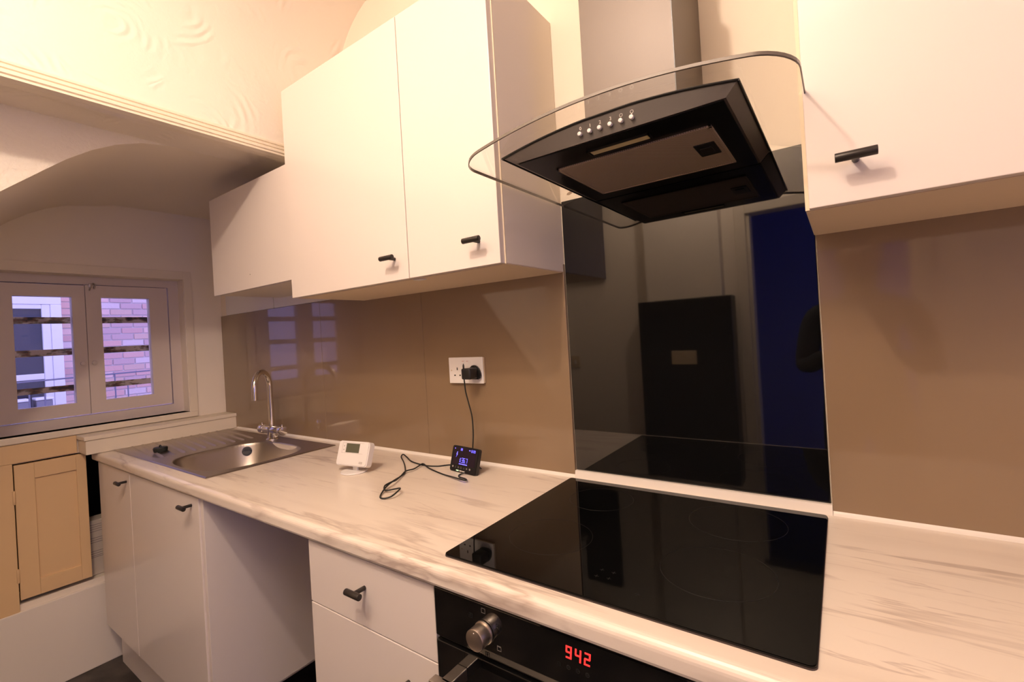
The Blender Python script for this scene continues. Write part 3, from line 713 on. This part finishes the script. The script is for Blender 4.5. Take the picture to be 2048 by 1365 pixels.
# glass sheet as a grid clipped to the outline: strips in x, from back to the front edge at that x
def front_y(x):
    if x < x0 + r: dx = x0 + r - x; return yf + r - math.sqrt(max(0, r * r - dx * dx))
    if x > x1 - r: dx = x - (x1 - r); return yf + r - math.sqrt(max(0, r * r - dx * dx))
    return yf
bm = new(); cols = []; th = 0.006
xs = [x0 + 0.0001] + [x0 + r * (1 - math.cos(k / 8 * PI / 2)) for k in range(1, 9)] + [x0 + r + (x1 - x0 - 2 * r) * k / 28 for k in range(1, 28)] + [x1 - r * (1 - math.sin((k) / 8 * PI / 2)) for k in range(0, 8)] + [x1 - 0.0001]
for x in xs:
    y_ = front_y(x); cols.append([(bm.verts.new((x, yb + (y_ - yb) * j / 4, gz(x) - th)), bm.verts.new((x, yb + (y_ - yb) * j / 4, gz(x)))) for j in range(5)])
for a, c in zip(cols, cols[1:]):
    for j in range(4):
        bm.faces.new((a[j][0], a[j + 1][0], c[j + 1][0], c[j][0])); bm.faces.new((a[j][1], c[j][1], c[j + 1][1], a[j + 1][1]))
    bm.faces.new((a[0][0], c[0][0], c[0][1], a[0][1])); bm.faces.new((a[4][0], a[4][1], c[4][1], c[4][0]))
for a in (cols[0], cols[-1]):
    for j in range(4): bm.faces.new((a[j][0], a[j][1], a[j + 1][1], a[j + 1][0]))
bmesh.ops.recalc_face_normals(bm, faces=bm.faces[:])
canopy = part('glass_canopy', bm, hoodglass, hood, True, label='clear curved glass canopy')
bm = new()
ep = [(x, y_) for x, y_ in outline]
pth = [Vector((x, y_, gz(x) - th / 2)) for x, y_ in ep]
# flat polished edge as a thin ribbon around front and sides
ribs = []
for i, p in enumerate(pth):
    a = pth[max(i - 1, 0)]; b_ = pth[min(i + 1, len(pth) - 1)]; t = (b_ - a).normalized(); n = Vector((t.y, -t.x, 0)).normalized()
    if (p + n * 0.01 - Vector((GC, -0.2, p.z))).length < (p - Vector((GC, -0.2, p.z))).length: n = -n
    q = p + n * 0.0006; q2 = p - n * 0.0012
    ribs.append([bm.verts.new(q + Vector((0, 0, th / 2 - .0006))), bm.verts.new(q - Vector((0, 0, th / 2 - .0006))), bm.verts.new(q2 - Vector((0, 0, th / 2 + 0.0003))), bm.verts.new(q2 + Vector((0, 0, th / 2 + 0.0003)))])
for a, c in zip(ribs, ribs[1:]):
    for k in range(4): bm.faces.new((a[k], a[(k + 1) % 4], c[(k + 1) % 4], c[k]))
bmesh.ops.recalc_face_normals(bm, faces=bm.faces[:])
part('polished_edge', bm, glassedge, canopy, True)
# body: arched top, flat bottom, sides that slope in
bm = new(); TX0, TX1, BX0, BX1, BZ = 0.080, 0.524, 0.111, 0.505, 0.763
BYF = -0.388; n = 24
tf, tbk, bf, bb = [], [], [], []
for k in range(n + 1):
    s = k / n; xt = TX0 + (TX1 - TX0) * s; xb = BX0 + (BX1 - BX0) * s; zt = gz(xt) - th - 0.0006
    zt = min(zt, 0.8035); 
    tf.append(bm.verts.new((xt, BYF - 0.004, zt))); tbk.append(bm.verts.new((xt, -0.003, zt))); bf.append(bm.verts.new((xb, BYF, BZ))); bb.append(bm.verts.new((xb, -0.003, BZ)))
for k in range(n):
    bm.faces.new((tf[k], tf[k + 1], bf[k + 1], bf[k])); bm.faces.new((tbk[k + 1], tbk[k], bb[k], bb[k + 1])); bm.faces.new((tf[k + 1], tf[k], tbk[k], tbk[k + 1])); bm.faces.new((bf[k], bf[k + 1], bb[k + 1], bb[k]))
bm.faces.new((tf[0], bf[0], bb[0], tbk[0])); bm.faces.new((tf[n], tbk[n], bb[n], bf[n]))
bmesh.ops.recalc_face_normals(bm, faces=bm.faces[:])
body = part('body', bm, hoodblack, hood)
bm = new(); rims = [v.co.copy() for v in []]
tube(bm, [(TX0 - 0.0 + (TX1 - TX0) * k / n, BYF - 0.0045, min(gz(TX0 + (TX1 - TX0) * k / n) - th - 0.0006, 0.8035) - 0.0015) for k in range(n + 1)], 0.0022, 8)
tube(bm, [(TX1, BYF - 0.0045, gz(TX1) - th - 0.002), (TX1 + 0.001, -0.004, gz(TX1) - th - 0.002)], 0.0022, 8); tube(bm, [(TX0, BYF - 0.0045, gz(TX0) - th - 0.002), (TX0, -0.004, gz(TX0) - th - 0.002)], 0.0022, 8)
part('rim', bm, blackplastic, body, True)
part('base_plate', B(BX0 + 0.004, BX1 - 0.004, BYF + 0.004, -0.004, BZ - 0.0015, BZ + 0.001), mat('black_base_enamel', (0.004, 0.004, 0.004), 0.3, spec=0.2), hood)
bm = new(); FX0, FX1, FY0, FY1 = 0.158, 0.466, -0.303, -0.062
box(bm, FX0 + 0.006, FX1 - 0.006, FY0 + 0.006, FY1 - 0.006, BZ - 0.0035, BZ - 0.0012)
fl = part('filter', bm, filterm, hood, label='square mesh grease filter')
bm = new()
for a in ((FX0, FX1, FY0, FY0 + 0.007), (FX0, FX1, FY1 - 0.004, FY1), (FX0, FX0 + 0.006, FY0, FY1), (FX1 - 0.006, FX1, FY0, FY1)): box(bm, a[0], a[1], a[2], a[3], BZ - 0.005, BZ - 0.0012, 0.0006, 1)
part('filter_frame', bm, filterm, fl)
bm = new(); box(bm, 0.416, 0.454, -0.225, -0.152, BZ - 0.0055, BZ - 0.003, 0.0015); box(bm, 0.424, 0.446, -0.205, -0.170, BZ - 0.0075, BZ - 0.005, 0.001)
part('latch', bm, blackplastic, fl)
lm = part('lamp_cover', B(0.254, 0.366, -0.344, -0.325, BZ - 0.004, BZ - 0.001, 0.0008), lensm, hood)
bm = new(); LX = (0.249, 0.371, -0.349, -0.320)
for a in ((LX[0], LX[1], LX[2], LX[2] + 0.003), (LX[0], LX[1], LX[3] - 0.003, LX[3]), (LX[0], LX[0] + 0.003, LX[2], LX[3]), (LX[1] - 0.003, LX[1], LX[2], LX[3])): box(bm, a[0], a[1], a[2], a[3], BZ - 0.005, BZ - 0.001)
part('bezel', bm, blackplastic, lm)
zb = 0.7785
for i, x in enumerate((0.2585, 0.278, 0.2975, 0.3175, 0.3375, 0.357)):
    yy = BYF - 0.0015
    bm = new(); rod(bm, (x, yy, zb), (x, yy - 0.007, zb), 0.0038, 0.0006, 20)
    b_ = part('button', bm, whiteplastic, hood, True)
    zz = zb + 0.0105; yy2 = BYF - 0.0027
    if i < 4: bm = text_bm('0123'[i], 0.0085, plane_M((x + 0.0005, yy2 - 0.0002, zz), (1, 0, 0), (0, -0.098, 1)))
    else:
        bm = new(); rr = 0.0026
        pts = [(x + rr * (1 + 0.15 * (k % 2)) * math.cos(k / 12 * 2 * PI), yy2, zz + rr * (1 + 0.15 * (k % 2)) * math.sin(k / 12 * 2 * PI)) for k in range(12)]
        tube(bm, pts, 0.0004, 5, closed=True)
        if i == 5: box(bm, x - 0.0008, x + 0.0008, yy2 - 0.0004, yy2, zz - 0.0045, zz - 0.0030)
    part('button_mark', bm, whitemark, body)
CX0, CX1, CYF = 0.2015, 0.3955, -0.240
bm = new(); box(bm, CX0, CX1, CYF, 0.003, 0.800, 1.180, 0.0012)
ch = part('chimney', bm, chimneym, hood, label='satin dark grey steel chimney')
part('chimney_extension', B(CX0 + 0.012, CX1 - 0.012, CYF + 0.010, 0.003, 1.178, ZC, 0.001), chimneym, hood)
part('corner_seam', B(CX1 - 0.0015, CX1 + 0.0004, CYF - 0.0005, CYF + 0.002, 0.808, 1.180), blackplastic, ch)

# plaster scars round the top of the black panel
bm = new(); sh = [(0.022, 0.800), (0.030, 0.7985), (0.038, 0.8015), (0.040, 0.8065), (0.032, 0.8075), (0.024, 0.805)]
extrude_profile(bm, sh, 'y', 0.0034, 0.0045)
struct('trim_7', bm, mat('bare_plaster_scar', (0.36, 0.27, 0.19), 0.9))

# ------------------------------------------------------------------ socket and adaptor
sk = thing('double_socket', 'white double wall socket on the bronze splashback', 'socket', (-0.3716, -0.01, 0.262))
S0, S1, T0, T1 = -0.4446, -0.2986, 0.2625, 0.3485
part('back_box', B(S0 + 0.0015, S1 + 0.0, -0.0135, -0.0065, T0 + 0.001, T1 - 0.001, 0.001), ivory, sk, label='ivory coloured back box')
part('faceplate', B(S0, S1 - 0.001, -0.0178, -0.0130, T0, T1, 0.0016), whiteplastic, sk)
for ccx in (-0.408, -0.335):
    bm = new()
    box(bm, ccx - 0.002, ccx + 0.002, -0.0181, -0.0160, 0.3060, 0.3150); box(bm, ccx - 0.0145, ccx - 0.0080, -0.0181, -0.0160, 0.2870, 0.2912); box(bm, ccx + 0.0080, ccx + 0.0145, -0.0181, -0.0160, 0.2870, 0.2912)
    part('pin_holes', bm, darkhole, sk)
for ccx in (-0.3805, -0.3625):
    bm = new(); box(bm, ccx - 0.006, ccx + 0.006, -0.0195, -0.0170, 0.318, 0.338, 0.0008); rk = part('rocker_switch', bm, whiteplastic, sk)
    part('red_mark', B(ccx - 0.004, ccx + 0.004, -0.0197, -0.0194, 0.335, 0.3362), redlit if False else mat('red_print', (0.5, 0.06, 0.04), 0.5), rk)
for ccx in (S0 + 0.011, S1 - 0.012):
    bm = new(); rod(bm, (ccx, -0.0175, 0.3055), (ccx, -0.0184, 0.3055), 0.0026, 0.0003, 12); part('screw', bm, ivory, sk, True)
ad = thing('power_adapter', 'black plug-in power adapter in the double socket', 'power adapter', (-0.330, -0.02, 0.298))
bm = new(); extrude_profile(bm, [(-0.349, 0.283), (-0.355, 0.290), (-0.351, 0.306), (-0.343, 0.320), (-0.327, 0.3235), (-0.313, 0.316), (-0.304, 0.298), (-0.304, 0.284), (-0.311, 0.277), (-0.340, 0.277)], 'y', -0.030, -0.0182)
bmesh.ops.bevel(bm, geom=bm.edges[:], offset=0.003, segments=2, affect='EDGES'); part('plug_plate', bm, blackplastic, ad, True)
bm = new(); box(bm, -0.348, -0.311, -0.070, -0.0295, 0.2805, 0.3155, 0.005, 3); part('body', bm, blackplastic, ad, True)
bm = new(); tube(bm, [(-0.339, -0.066, 0.314), (-0.339, -0.066, 0.325), (-0.339, -0.066, 0.331)], [0.0032, 0.0028, 0.001], 12); part('cable_end', bm, blackplastic, ad, True)

# ------------------------------------------------------------------ room thermostat on its stand
def tilt_M(o, rz, tilt):
    W = Vector((math.cos(rz), math.sin(rz), 0)); Nn = Vector((-math.sin(rz), math.cos(rz), 0)); U = Vector((0, 0, math.cos(tilt))) + Nn * math.sin(tilt)
    return plane_M(o, W, U)       # local x along width, y up the face, z out of the face
th_ = thing('room_thermostat', 'white room thermostat with a small display, on a stand on the worktop', 'thermostat', (-0.664, -0.258, 0))
M = tilt_M((-0.7288, -0.2833, 0.022), 0.1533, 0.3318); tw, thh = 0.1329, 0.0786
def lbox(a, mtx): 
    b = new(); box(b, *a); bmesh.ops.transform(b, matrix=mtx, verts=b.verts); return b
bm = extrude_profile(new(), rrect(0, tw, 0, thh, 0.011), 'z', -0.024, 0.0)
bmesh.ops.bevel(bm, geom=[e for e in bm.edges if all(abs(v.co.z) < 1e-5 for v in e.verts)], offset=0.003, segments=3, affect='EDGES')
bmesh.ops.transform(bm, matrix=M, verts=bm.verts); tb_ = part('case', bm, whiteplastic, th_, True)
part('display', lbox((0.036, 0.093, 0.042, 0.071, -0.001, 0.0004), M), lcd, th_, label='grey green liquid crystal display')
bm = new()
for a in ((0.019, 0.110, 0.0726, 0.0731), (0.019, 0.110, 0.0398, 0.0403), (0.019, 0.0195, 0.0398, 0.0731), (0.0335, 0.034, 0.0398, 0.0731)): box(bm, a[0], a[1], a[2], a[3], -0.0005, 0.0002)
bmesh.ops.transform(bm, matrix=M, verts=bm.verts); part('panel_line', bm, mat('grey_line', (0.35, 0.30, 0.27), 0.6), th_)
for yy in (0.062, 0.050):
    bm = new(); box(bm, 0.0245, 0.0285, yy - 0.002, yy + 0.002, -0.0003, 0.0008, 0.0005, 1); bmesh.ops.transform(bm, matrix=M, verts=bm.verts); part('button', bm, greybutton, th_)
bm = new(); box(bm, 0.101, 0.114, 0.009, 0.0155, -0.0003, 0.0003)
bmesh.ops.transform(bm, matrix=M, verts=bm.verts); lg = part('maker_badge', bm, greybutton, th_)
bm = new(); box(bm, 0.1025, 0.1075, 0.0105, 0.0118, 0, 0.0005); box(bm, 0.1025, 0.1125, 0.0128, 0.0140, 0, 0.0005); box(bm, 0.1085, 0.1125, 0.0105, 0.0118, 0, 0.0005)
bmesh.ops.transform(bm, matrix=M, verts=bm.verts); part('badge_print', bm, whiteplastic, lg)
bm = new(); stc = Vector((-0.664, -0.258, 0))
tube(bm, [stc + Vector((0, 0, 0.0004)), stc + Vector((0, 0, 0.002)), stc + Vector((0, 0, 0.0045)), stc + Vector((0, 0, 0.005))], [0.042, 0.043, 0.041, 0.036], 40); part('stand_foot', bm, whiteplastic, th_, True)
bm = new(); box(bm, -0.674, -0.652, -0.256, -0.248, 0.004, 0.050, 0.0015); part('stand_stem', bm, whiteplastic, th_)

# ------------------------------------------------------------------ smart energy display
em = thing('energy_meter', 'black energy display with blue lit figures, leaning on its stand under the socket', 'energy display', (-0.32, -0.115, 0))
M = tilt_M((-0.382, -0.1123, 0.002), -0.1429, 0.2913); mw, mh = 0.1193, 0.0775
bm = extrude_profile(new(), rrect(0, mw, 0, mh, 0.007), 'z', -0.013, 0.0)
bmesh.ops.bevel(bm, geom=[e for e in bm.edges if all(abs(v.co.z) < 1e-5 for v in e.verts)], offset=0.0012, segments=2, affect='EDGES')
bmesh.ops.transform(bm, matrix=M, verts=bm.verts); part('case', bm, blackplastic, em, True)
scr = part('screen', lbox((0.008, 0.1105, 0.0215, 0.0735, -0.0005, 0.0003), M), screenm, em, label='dark purple lit screen')
def on_face(bm_): bmesh.ops.transform(bm_, matrix=M @ Matrix.Translation((0, 0, 0.0003)), verts=bm_.verts); return bm_
bm = new(); I4 = Matrix.Identity(4)
def glyph_pound(bm, x, y, w_, h_, t):
    box(bm, x, x + w_, y, y + t, 0, 0.0003); box(bm, x + w_ * .25, x + w_ * .25 + t, y, y + h_, 0, 0.0003); box(bm, x, x + w_ * .8, y + h_ * .45, y + h_ * .45 + t, 0, 0.0003); box(bm, x + w_ * .25, x + w_, y + h_ - t, y + h_, 0, 0.0003)
glyph_pound(bm, 0.0410, 0.0300, 0.0070, 0.0120, 0.0013)
for i, c in enumerate('367'): seven(bm, c, (0.0500, 0.0588, 0.0690)[i], 0.0070, 0.0140, 0.0013, Matrix.Translation((0, 0.0295, 0)), 0.03)
part('figures', on_face(bm), bluelit, scr, label='blue lit amount reading £3.67')
bm = new(); box(bm, 0.0675, 0.0685, 0.0295, 0.0305, 0, 0.0003)
part('decimal_point', on_face(bm), bluelit, scr)
bm = new()
for i, c in enumerate('639'): seven(bm, c, (0.0885, 0.0955, 0.1015)[i], 0.0046, 0.0075, 0.0010, Matrix.Translation((0, 0.0640, 0)), 0.0)
box(bm, 0.0938, 0.0946, 0.0658, 0.0666, 0, 0.0003); box(bm, 0.0938, 0.0946, 0.0688, 0.0696, 0, 0.0003)
part('clock', on_face(bm), bluelit, scr, label='small blue clock reading 6:39')
bm = extrude_profile(new(), [(0.0255, 0.0595), (0.0225, 0.0505), (0.0255, 0.0510), (0.0225, 0.0425), (0.0290, 0.0530), (0.0260, 0.0528), (0.0280, 0.0595)], 'z', 0, 0.0003)
part('lightning_icon', on_face(bm), bluelit, scr)
bm = new(); box(bm, 0.012, 0.0145, 0.0675, 0.070, 0, 0.0003); box(bm, 0.0785, 0.0835, 0.0672, 0.0700, 0, 0.0003)
for a in ((0.0400, 0.0480, 0.0705, 0.0713), (0.0400, 0.0480, 0.0645, 0.0653), (0.0400, 0.0408, 0.0645, 0.0713), (0.0472, 0.0480, 0.0645, 0.0713), (0.0425, 0.0455, 0.0665, 0.0695)): box(bm, a[0], a[1], a[2], a[3], 0, 0.0003)
part('status_icons', on_face(bm), bluelit, scr)
bm = new(); random.seed(7); xx = 0.0405
while xx < 0.078:
    ww = random.uniform(0.0008, 0.0022); box(bm, xx, xx + ww, 0.0235 + random.uniform(-.0003, .0003), 0.0260, 0, 0.0003); xx += ww + 0.0006
part('caption_line', on_face(bm), bluelit, scr, kind='stuff')
for i, x in enumerate((0.0145, 0.0275, 0.0400, 0.0530, 0.0660, 0.0790, 0.0925)):
    bm = new(); y = 0.0140
    if i in (0, 6): tube(bm, [(x + 0.002 * math.cos(k / 10 * 2 * PI), y + 0.002 * math.sin(k / 10 * 2 * PI), 0.0002) for k in range(10)], 0.0009, 5, closed=True)
    elif i in (1, 4): box(bm, x - 0.0005, x + 0.0005, y - 0.0025, y + 0.0025, 0, 0.0003); box(bm, x - 0.002, x + 0.002, y - 0.0025, y - 0.0015, 0, 0.0003)
    elif i == 5: extrude_profile(bm, [(x - 0.0025, y - 0.0025), (x + 0.003, y), (x - 0.0025, y + 0.0025)], 'z', 0, 0.0003)
    elif i == 2: extrude_profile(bm, [(x - 0.003, y), (x, y + 0.0028), (x + 0.003, y), (x + 0.002, y - 0.0025), (x - 0.002, y - 0.0025)], 'z', 0, 0.0003)
    else:
        for a in ((x - .0025, x + .0025, y + .002, y + .0027), (x - .0025, x + .0025, y - .0027, y - .002), (x - .0025, x - .0018, y - .0027, y + .0027), (x + .0018, x + .0025, y - .0027, y + .0027)): box(bm, *a, 0, 0.0003)
    part('key_icon', on_face(bm), greybutton if i in (0, 5, 6) else mark, em)
for i, x in enumerate((0.0335, 0.0485, 0.0620)):
    bm = new(); box(bm, x - 0.001, x + 0.0105, 0.0025 + 0.0005, 0.0058, 0, 0.0005, 0.0002, 1); part('usage_light', on_face(bm), greenlit if i == 0 else whitemark, em, label='green lit bar' if i == 0 else None)
bm = new(); 
a0 = M @ Vector((mw * .35, mh * .55, -0.012)); a1 = M @ Vector((mw * .65, mh * .55, -0.012)); g0 = Vector((a0.x + 0.008, a0.y + 0.040, 0.001)); g1 = Vector((a1.x + 0.008, a1.y + 0.040, 0.001))
vsx = [bm.verts.new(p) for p in (a0, a1, g1, g0)]; f = bm.faces.new(vsx); ext = bmesh.ops.extrude_face_region(bm, geom=[f]); bmesh.ops.translate(bm, verts=[e for e in ext['geom'] if isinstance(e, bmesh.types.BMVert)], vec=(0, 0.0025, 0.0005)); bmesh.ops.recalc_face_normals(bm, faces=bm.faces[:])
part('prop_leg', bm, blackplastic, em)

# its cable, from the adapter down behind the display, round a loop and back to its foot
rc_ = 0.0022
drop = [(-0.339, -0.066, 0.284), (-0.340, -0.064, 0.270), (-0.345, -0.055, 0.240), (-0.345, -0.043, 0.200), (-0.342, -0.035, 0.160), (-0.341, -0.034, 0.120), (-0.342, -0.036, 0.080), (-0.347, -0.042, 0.030), (-0.358, -0.052, 0.008), (-0.385, -0.064, rc_)]
flat = [(-0.418, -0.071, 0), (-0.446, -0.100, 0), (-0.493, -0.110, 0), (-0.561, -0.101, 0.002), (-0.610, -0.078, 0.006), (-0.655, -0.055, 0.006), (-0.640, -0.078, 0.004), (-0.600, -0.105, 0), (-0.545, -0.148, 0), (-0.490, -0.199, 0), (-0.460, -0.247, 0.004), (-0.431, -0.297, 0.010), (-0.416, -0.337, 0.006), (-0.385, -0.383, 0), (-0.363, -0.391, 0), (-0.346, -0.379, 0.004), (-0.350, -0.350, 0.010), (-0.362, -0.333, 0.010), (-0.380, -0.335, 0.006), (-0.400, -0.352, 0.004), (-0.423, -0.335, 0.008), (-0.428, -0.310, 0.010), (-0.440, -0.280, 0.006), (-0.466, -0.237, 0.003), (-0.487, -0.197, 0.005), (-0.484, -0.166, 0.004), (-0.495, -0.133, 0.004), (-0.497, -0.112, 0.005), (-0.446, -0.135, 0.002), (-0.371, -0.157, 0), (-0.302, -0.178, 0.004), (-0.257, -0.190, 0.006), (-0.254, -0.180, 0.004), (-0.275, -0.163, 0), (-0.300, -0.158, 0), (-0.313, -0.146, 0), (-0.313, -0.136, 0.001), (-0.305, -0.128, 0.005)]
pts = smooth_path(drop + [(x, y, z + rc_ + 0.0003) for x, y, z in flat], 7)
bm = new(); tube(bm, pts, rc_, 8)
single('power_cable', bm, rubber, 'thin black cable looped on the worktop between the adapter and the energy display', 'cable', (-0.40, -0.18, 0), smooth=True)

# ------------------------------------------------------------------ the rest of the room, seen mirrored in the black glass
tc_ = thing('tall_cabinet', 'tall black cabinet against the wall opposite the worktop', 'cabinet', (-0.17, -1.93, ZF))
part('body', B(-0.45, 0.11, YF + 0.002, YF + 0.14, ZF, 0.575, 0.004), fridge, tc_)
part('plate', B(-0.25, -0.10, YF + 0.14, YF + 0.146, 0.165, 0.250, 0.002), ivory, tc_, label='pale rectangular socket plate')
struct('wall_front_chimney', B(-0.40, 0.055, YF, YF + 0.10, 0.576, ZC), plaster)
single('wall_board', B(-1.25, -0.72, YF + 0.001, YF + 0.03, 0.775, 1.45, 0.003), fridge, 'dark board fixed high on the wall opposite the worktop', 'board', (-1.0, YF, 0.775))
ls = thing('light_switch', 'pale light switch on the wall opposite the worktop', 'light switch', (-1.0, YF, 0.14))
part('plate', B(-1.03, -0.965, YF, YF + 0.008, 0.14, 0.225, 0.002), ivory, ls); part('rocker', B(-1.004, -0.990, YF + 0.008, YF + 0.012, 0.165, 0.195, 0.001), whiteplastic, ls)
# hall beyond the doorway with a glazed side facing the dusk
bm = new()
box(bm, -0.9, 2.1, -3.5, -3.4, ZF, ZC + 0.1); box(bm, -1.0, -0.9, -3.5, YF - 0.1, ZF, ZC + 0.1)
box(bm, 2.0, 2.1, -3.5, YF - 0.1, ZF, -0.3); box(bm, 2.0, 2.1, -3.5, YF - 0.1, 1.55, ZC + 0.1)
struct('wall_hall', bm, hallpaint)
struct('ceiling_hall', B(-1.0, 2.1, -3.5, YF - 0.1, ZC, ZC + 0.1), hallpaint)
# lamp fitting on the ceiling
cl_ = thing('ceiling_lamp', 'small white ceiling lamp fitting with a bare warm bulb', 'lamp', (LAMP.x, LAMP.y, ZC))
bm = new(); tube(bm, [(LAMP.x, LAMP.y, ZC), (LAMP.x, LAMP.y, ZC - 0.012), (LAMP.x, LAMP.y, ZC - 0.020)], [0.05, 0.05, 0.025], 28); part('rose', bm, whiteplastic, cl_, True)
bm = new(); rod(bm, (LAMP.x, LAMP.y, ZC - 0.02), (LAMP.x, LAMP.y, ZC - 0.065), 0.018, 0.002); part('lamp_holder', bm, whiteplastic, cl_, True)

pn = thing('added_fill_housing', 'added housing round the fill light above the person, opposite the worktop', 'lamp', (FILL_PANEL[0], FILL_PANEL[1], ZC))  # made-up fitting that holds the added fill light
part('housing', B(FILL_PANEL[0] - FILL_PANEL[3] / 2, FILL_PANEL[0] + FILL_PANEL[3] / 2, FILL_PANEL[1] - FILL_PANEL[4] / 2, FILL_PANEL[1] + FILL_PANEL[4] / 2, FILL_PANEL[2], ZC, 0.004), whiteplastic, pn)

# ------------------------------------------------------------------ the person standing behind the camera
def skinned(name, verts, edges, radii, m, parent, sub=2):
    me = bpy.data.meshes.new(name); O = origin_of(parent); me.from_pydata([tuple(Vector(v) - O) for v in verts], edges, [])
    o = bpy.data.objects.new(name, me); COL.objects.link(o); o.parent = parent; me.materials.append(m)
    sk_ = o.modifiers.new('skin', 'SKIN'); me.skin_vertices.new() if not me.skin_vertices else None
    for i, r_ in enumerate(radii): me.skin_vertices[0].data[i].radius = r_ if isinstance(r_, tuple) else (r_, r_)
    me.skin_vertices[0].data[0].use_root = True
    sk_.use_smooth_shade = True; s = o.modifiers.new('sub', 'SUBSURF'); s.levels = sub; s.render_levels = sub
    dg = bpy.context.evaluated_depsgraph_get(); me2 = bpy.data.meshes.new_from_object(o.evaluated_get(dg)); o.modifiers.clear(); o.data = me2
    for p in me2.polygons: p.use_smooth = True
    return o
px, py = 0.71, -1.66
person = thing('person', 'person in dark clothes standing before the worktop, arms raised to hold a camera', 'person', (px, py, ZF))
V = [(px, py, -0.02), (px, py, 0.15), (px, py + 0.01, 0.32), (px, py + 0.01, 0.43), (px, py + 0.02, 0.52), (px, py + 0.04, 0.60), (px, py + 0.05, 0.70), (px, py + 0.05, 0.77),
     (px - 0.19, py + 0.01, 0.42), (px - 0.24, py + 0.06, 0.16), (px - 0.13, py + 0.24, 0.24), (px + 0.19, py + 0.01, 0.42), (px + 0.24, py + 0.06, 0.16), (px + 0.06, py + 0.24, 0.24),
     (px - 0.10, py, -0.10), (px - 0.11, py + 0.02, -0.48), (px - 0.12, py - 0.01, -0.88), (px - 0.13, py + 0.13, -0.93), (px + 0.10, py, -0.10), (px + 0.11, py + 0.02, -0.48), (px + 0.12, py - 0.01, -0.88), (px + 0.13, py + 0.13, -0.93)]
Ed = [(0, 1), (1, 2), (2, 3), (3, 4), (4, 5), (5, 6), (6, 7), (3, 8), (8, 9), (9, 10), (3, 11), (11, 12), (12, 13), (0, 14), (14, 15), (15, 16), (16, 17), (0, 18), (18, 19), (19, 20), (20, 21)]
Ra = [(0.17, 0.12), (0.155, 0.11), (0.16, 0.12), (0.11, 0.09), 0.055, 0.08, 0.088, 0.06, 0.065, 0.048, 0.035, 0.065, 0.048, 0.035, 0.095, 0.065, 0.045, 0.035, 0.095, 0.065, 0.045, 0.035]
skinned('clothed_body', V, Ed, Ra, darkcloth, person)
for s, hx in ((-1, px - 0.10), (1, px + 0.03)):
    bs = Vector((hx, py + 0.28, 0.27)); verts = [bs, bs + Vector((0, 0.03, 0.03))]; ed = [(0, 1)]; ra = [0.026, 0.024]
    for k in range(4):
        i0 = len(verts); off = Vector((-s * 0.0 + (k - 1.5) * 0.008, 0.03, 0.045 + 0.015 * (k - 1.5) * 0.2))
        a = bs + Vector(((k - 1.5) * 0.018, 0.045, 0.045)); b_ = a + Vector((-s * 0.012, 0.028, 0.018 + 0.003 * k)); c = b_ + Vector((-s * 0.014, 0.012, -0.014))
        verts += [a, b_, c]; ed += [(1, i0), (i0, i0 + 1), (i0 + 1, i0 + 2)]; ra += [0.010, 0.009, 0.008]
    i0 = len(verts); a = bs + Vector((-s * 0.028, 0.015, 0.02)); verts += [a, a + Vector((-s * 0.016, 0.03, 0.012))]; ed += [(0, i0), (i0, i0 + 1)]; ra += [0.011, 0.009]
    skinned('hand', verts, ed, ra, skin, person, 1)
hc = Vector((px, py + 0.055, 0.700))
bm = new(); bmesh.ops.create_uvsphere(bm, u_segments=24, v_segments=18, radius=1)
for v in bm.verts:
    v.co = Vector((v.co.x * 0.078, v.co.y * 0.098, v.co.z * 0.118)); 
    if v.co.z < -0.03: v.co.x *= 0.85; v.co.y *= 0.9
    v.co += hc
bmn = new(); tube(bmn, [hc + Vector((0, 0.090, 0.02)), hc + Vector((0, 0.106, -0.015)), hc + Vector((0, 0.094, -0.03))], [0.008, 0.014, 0.010], 10); join(bm, bmn)
for s in (-1, 1):
    e = new(); bmesh.ops.create_uvsphere(e, u_segments=10, v_segments=8, radius=1)
    for v in e.verts: v.co = Vector((v.co.x * 0.010, v.co.y * 0.022, v.co.z * 0.032)) + hc + Vector((s * 0.080, -0.005, -0.005))
    join(bm, e)
part('head', bm, skin, person, True)
for s in (-1, 1):
    e = new(); bmesh.ops.create_uvsphere(e, u_segments=10, v_segments=8, radius=0.011); bmesh.ops.translate(e, verts=e.verts, vec=hc + Vector((s * 0.030, 0.088, 0.008))); part('eye', e, whiteplastic, person, True)
bm = new(); tube(bm, [hc + Vector((-0.022, 0.084, -0.055)), hc + Vector((0, 0.092, -0.056)), hc + Vector((0.022, 0.084, -0.055))], [0.003, 0.006, 0.003], 8); part('mouth', bm, mat('lips', (0.35, 0.14, 0.12), 0.5), person, True)
bm = new(); bmesh.ops.create_uvsphere(bm, u_segments=24, v_segments=16, radius=1)
for v in bm.verts: v.co = Vector((v.co.x * 0.087, v.co.y * 0.104 - 0.014, max(v.co.z, -0.35) * 0.122 + 0.014)) + hc
bmesh.ops.delete(bm, geom=[v for v in bm.verts if v.co.y > hc.y + 0.05 and v.co.z < hc.z + 0.055], context='VERTS')
part('hair', bm, darkcloth, person, True)
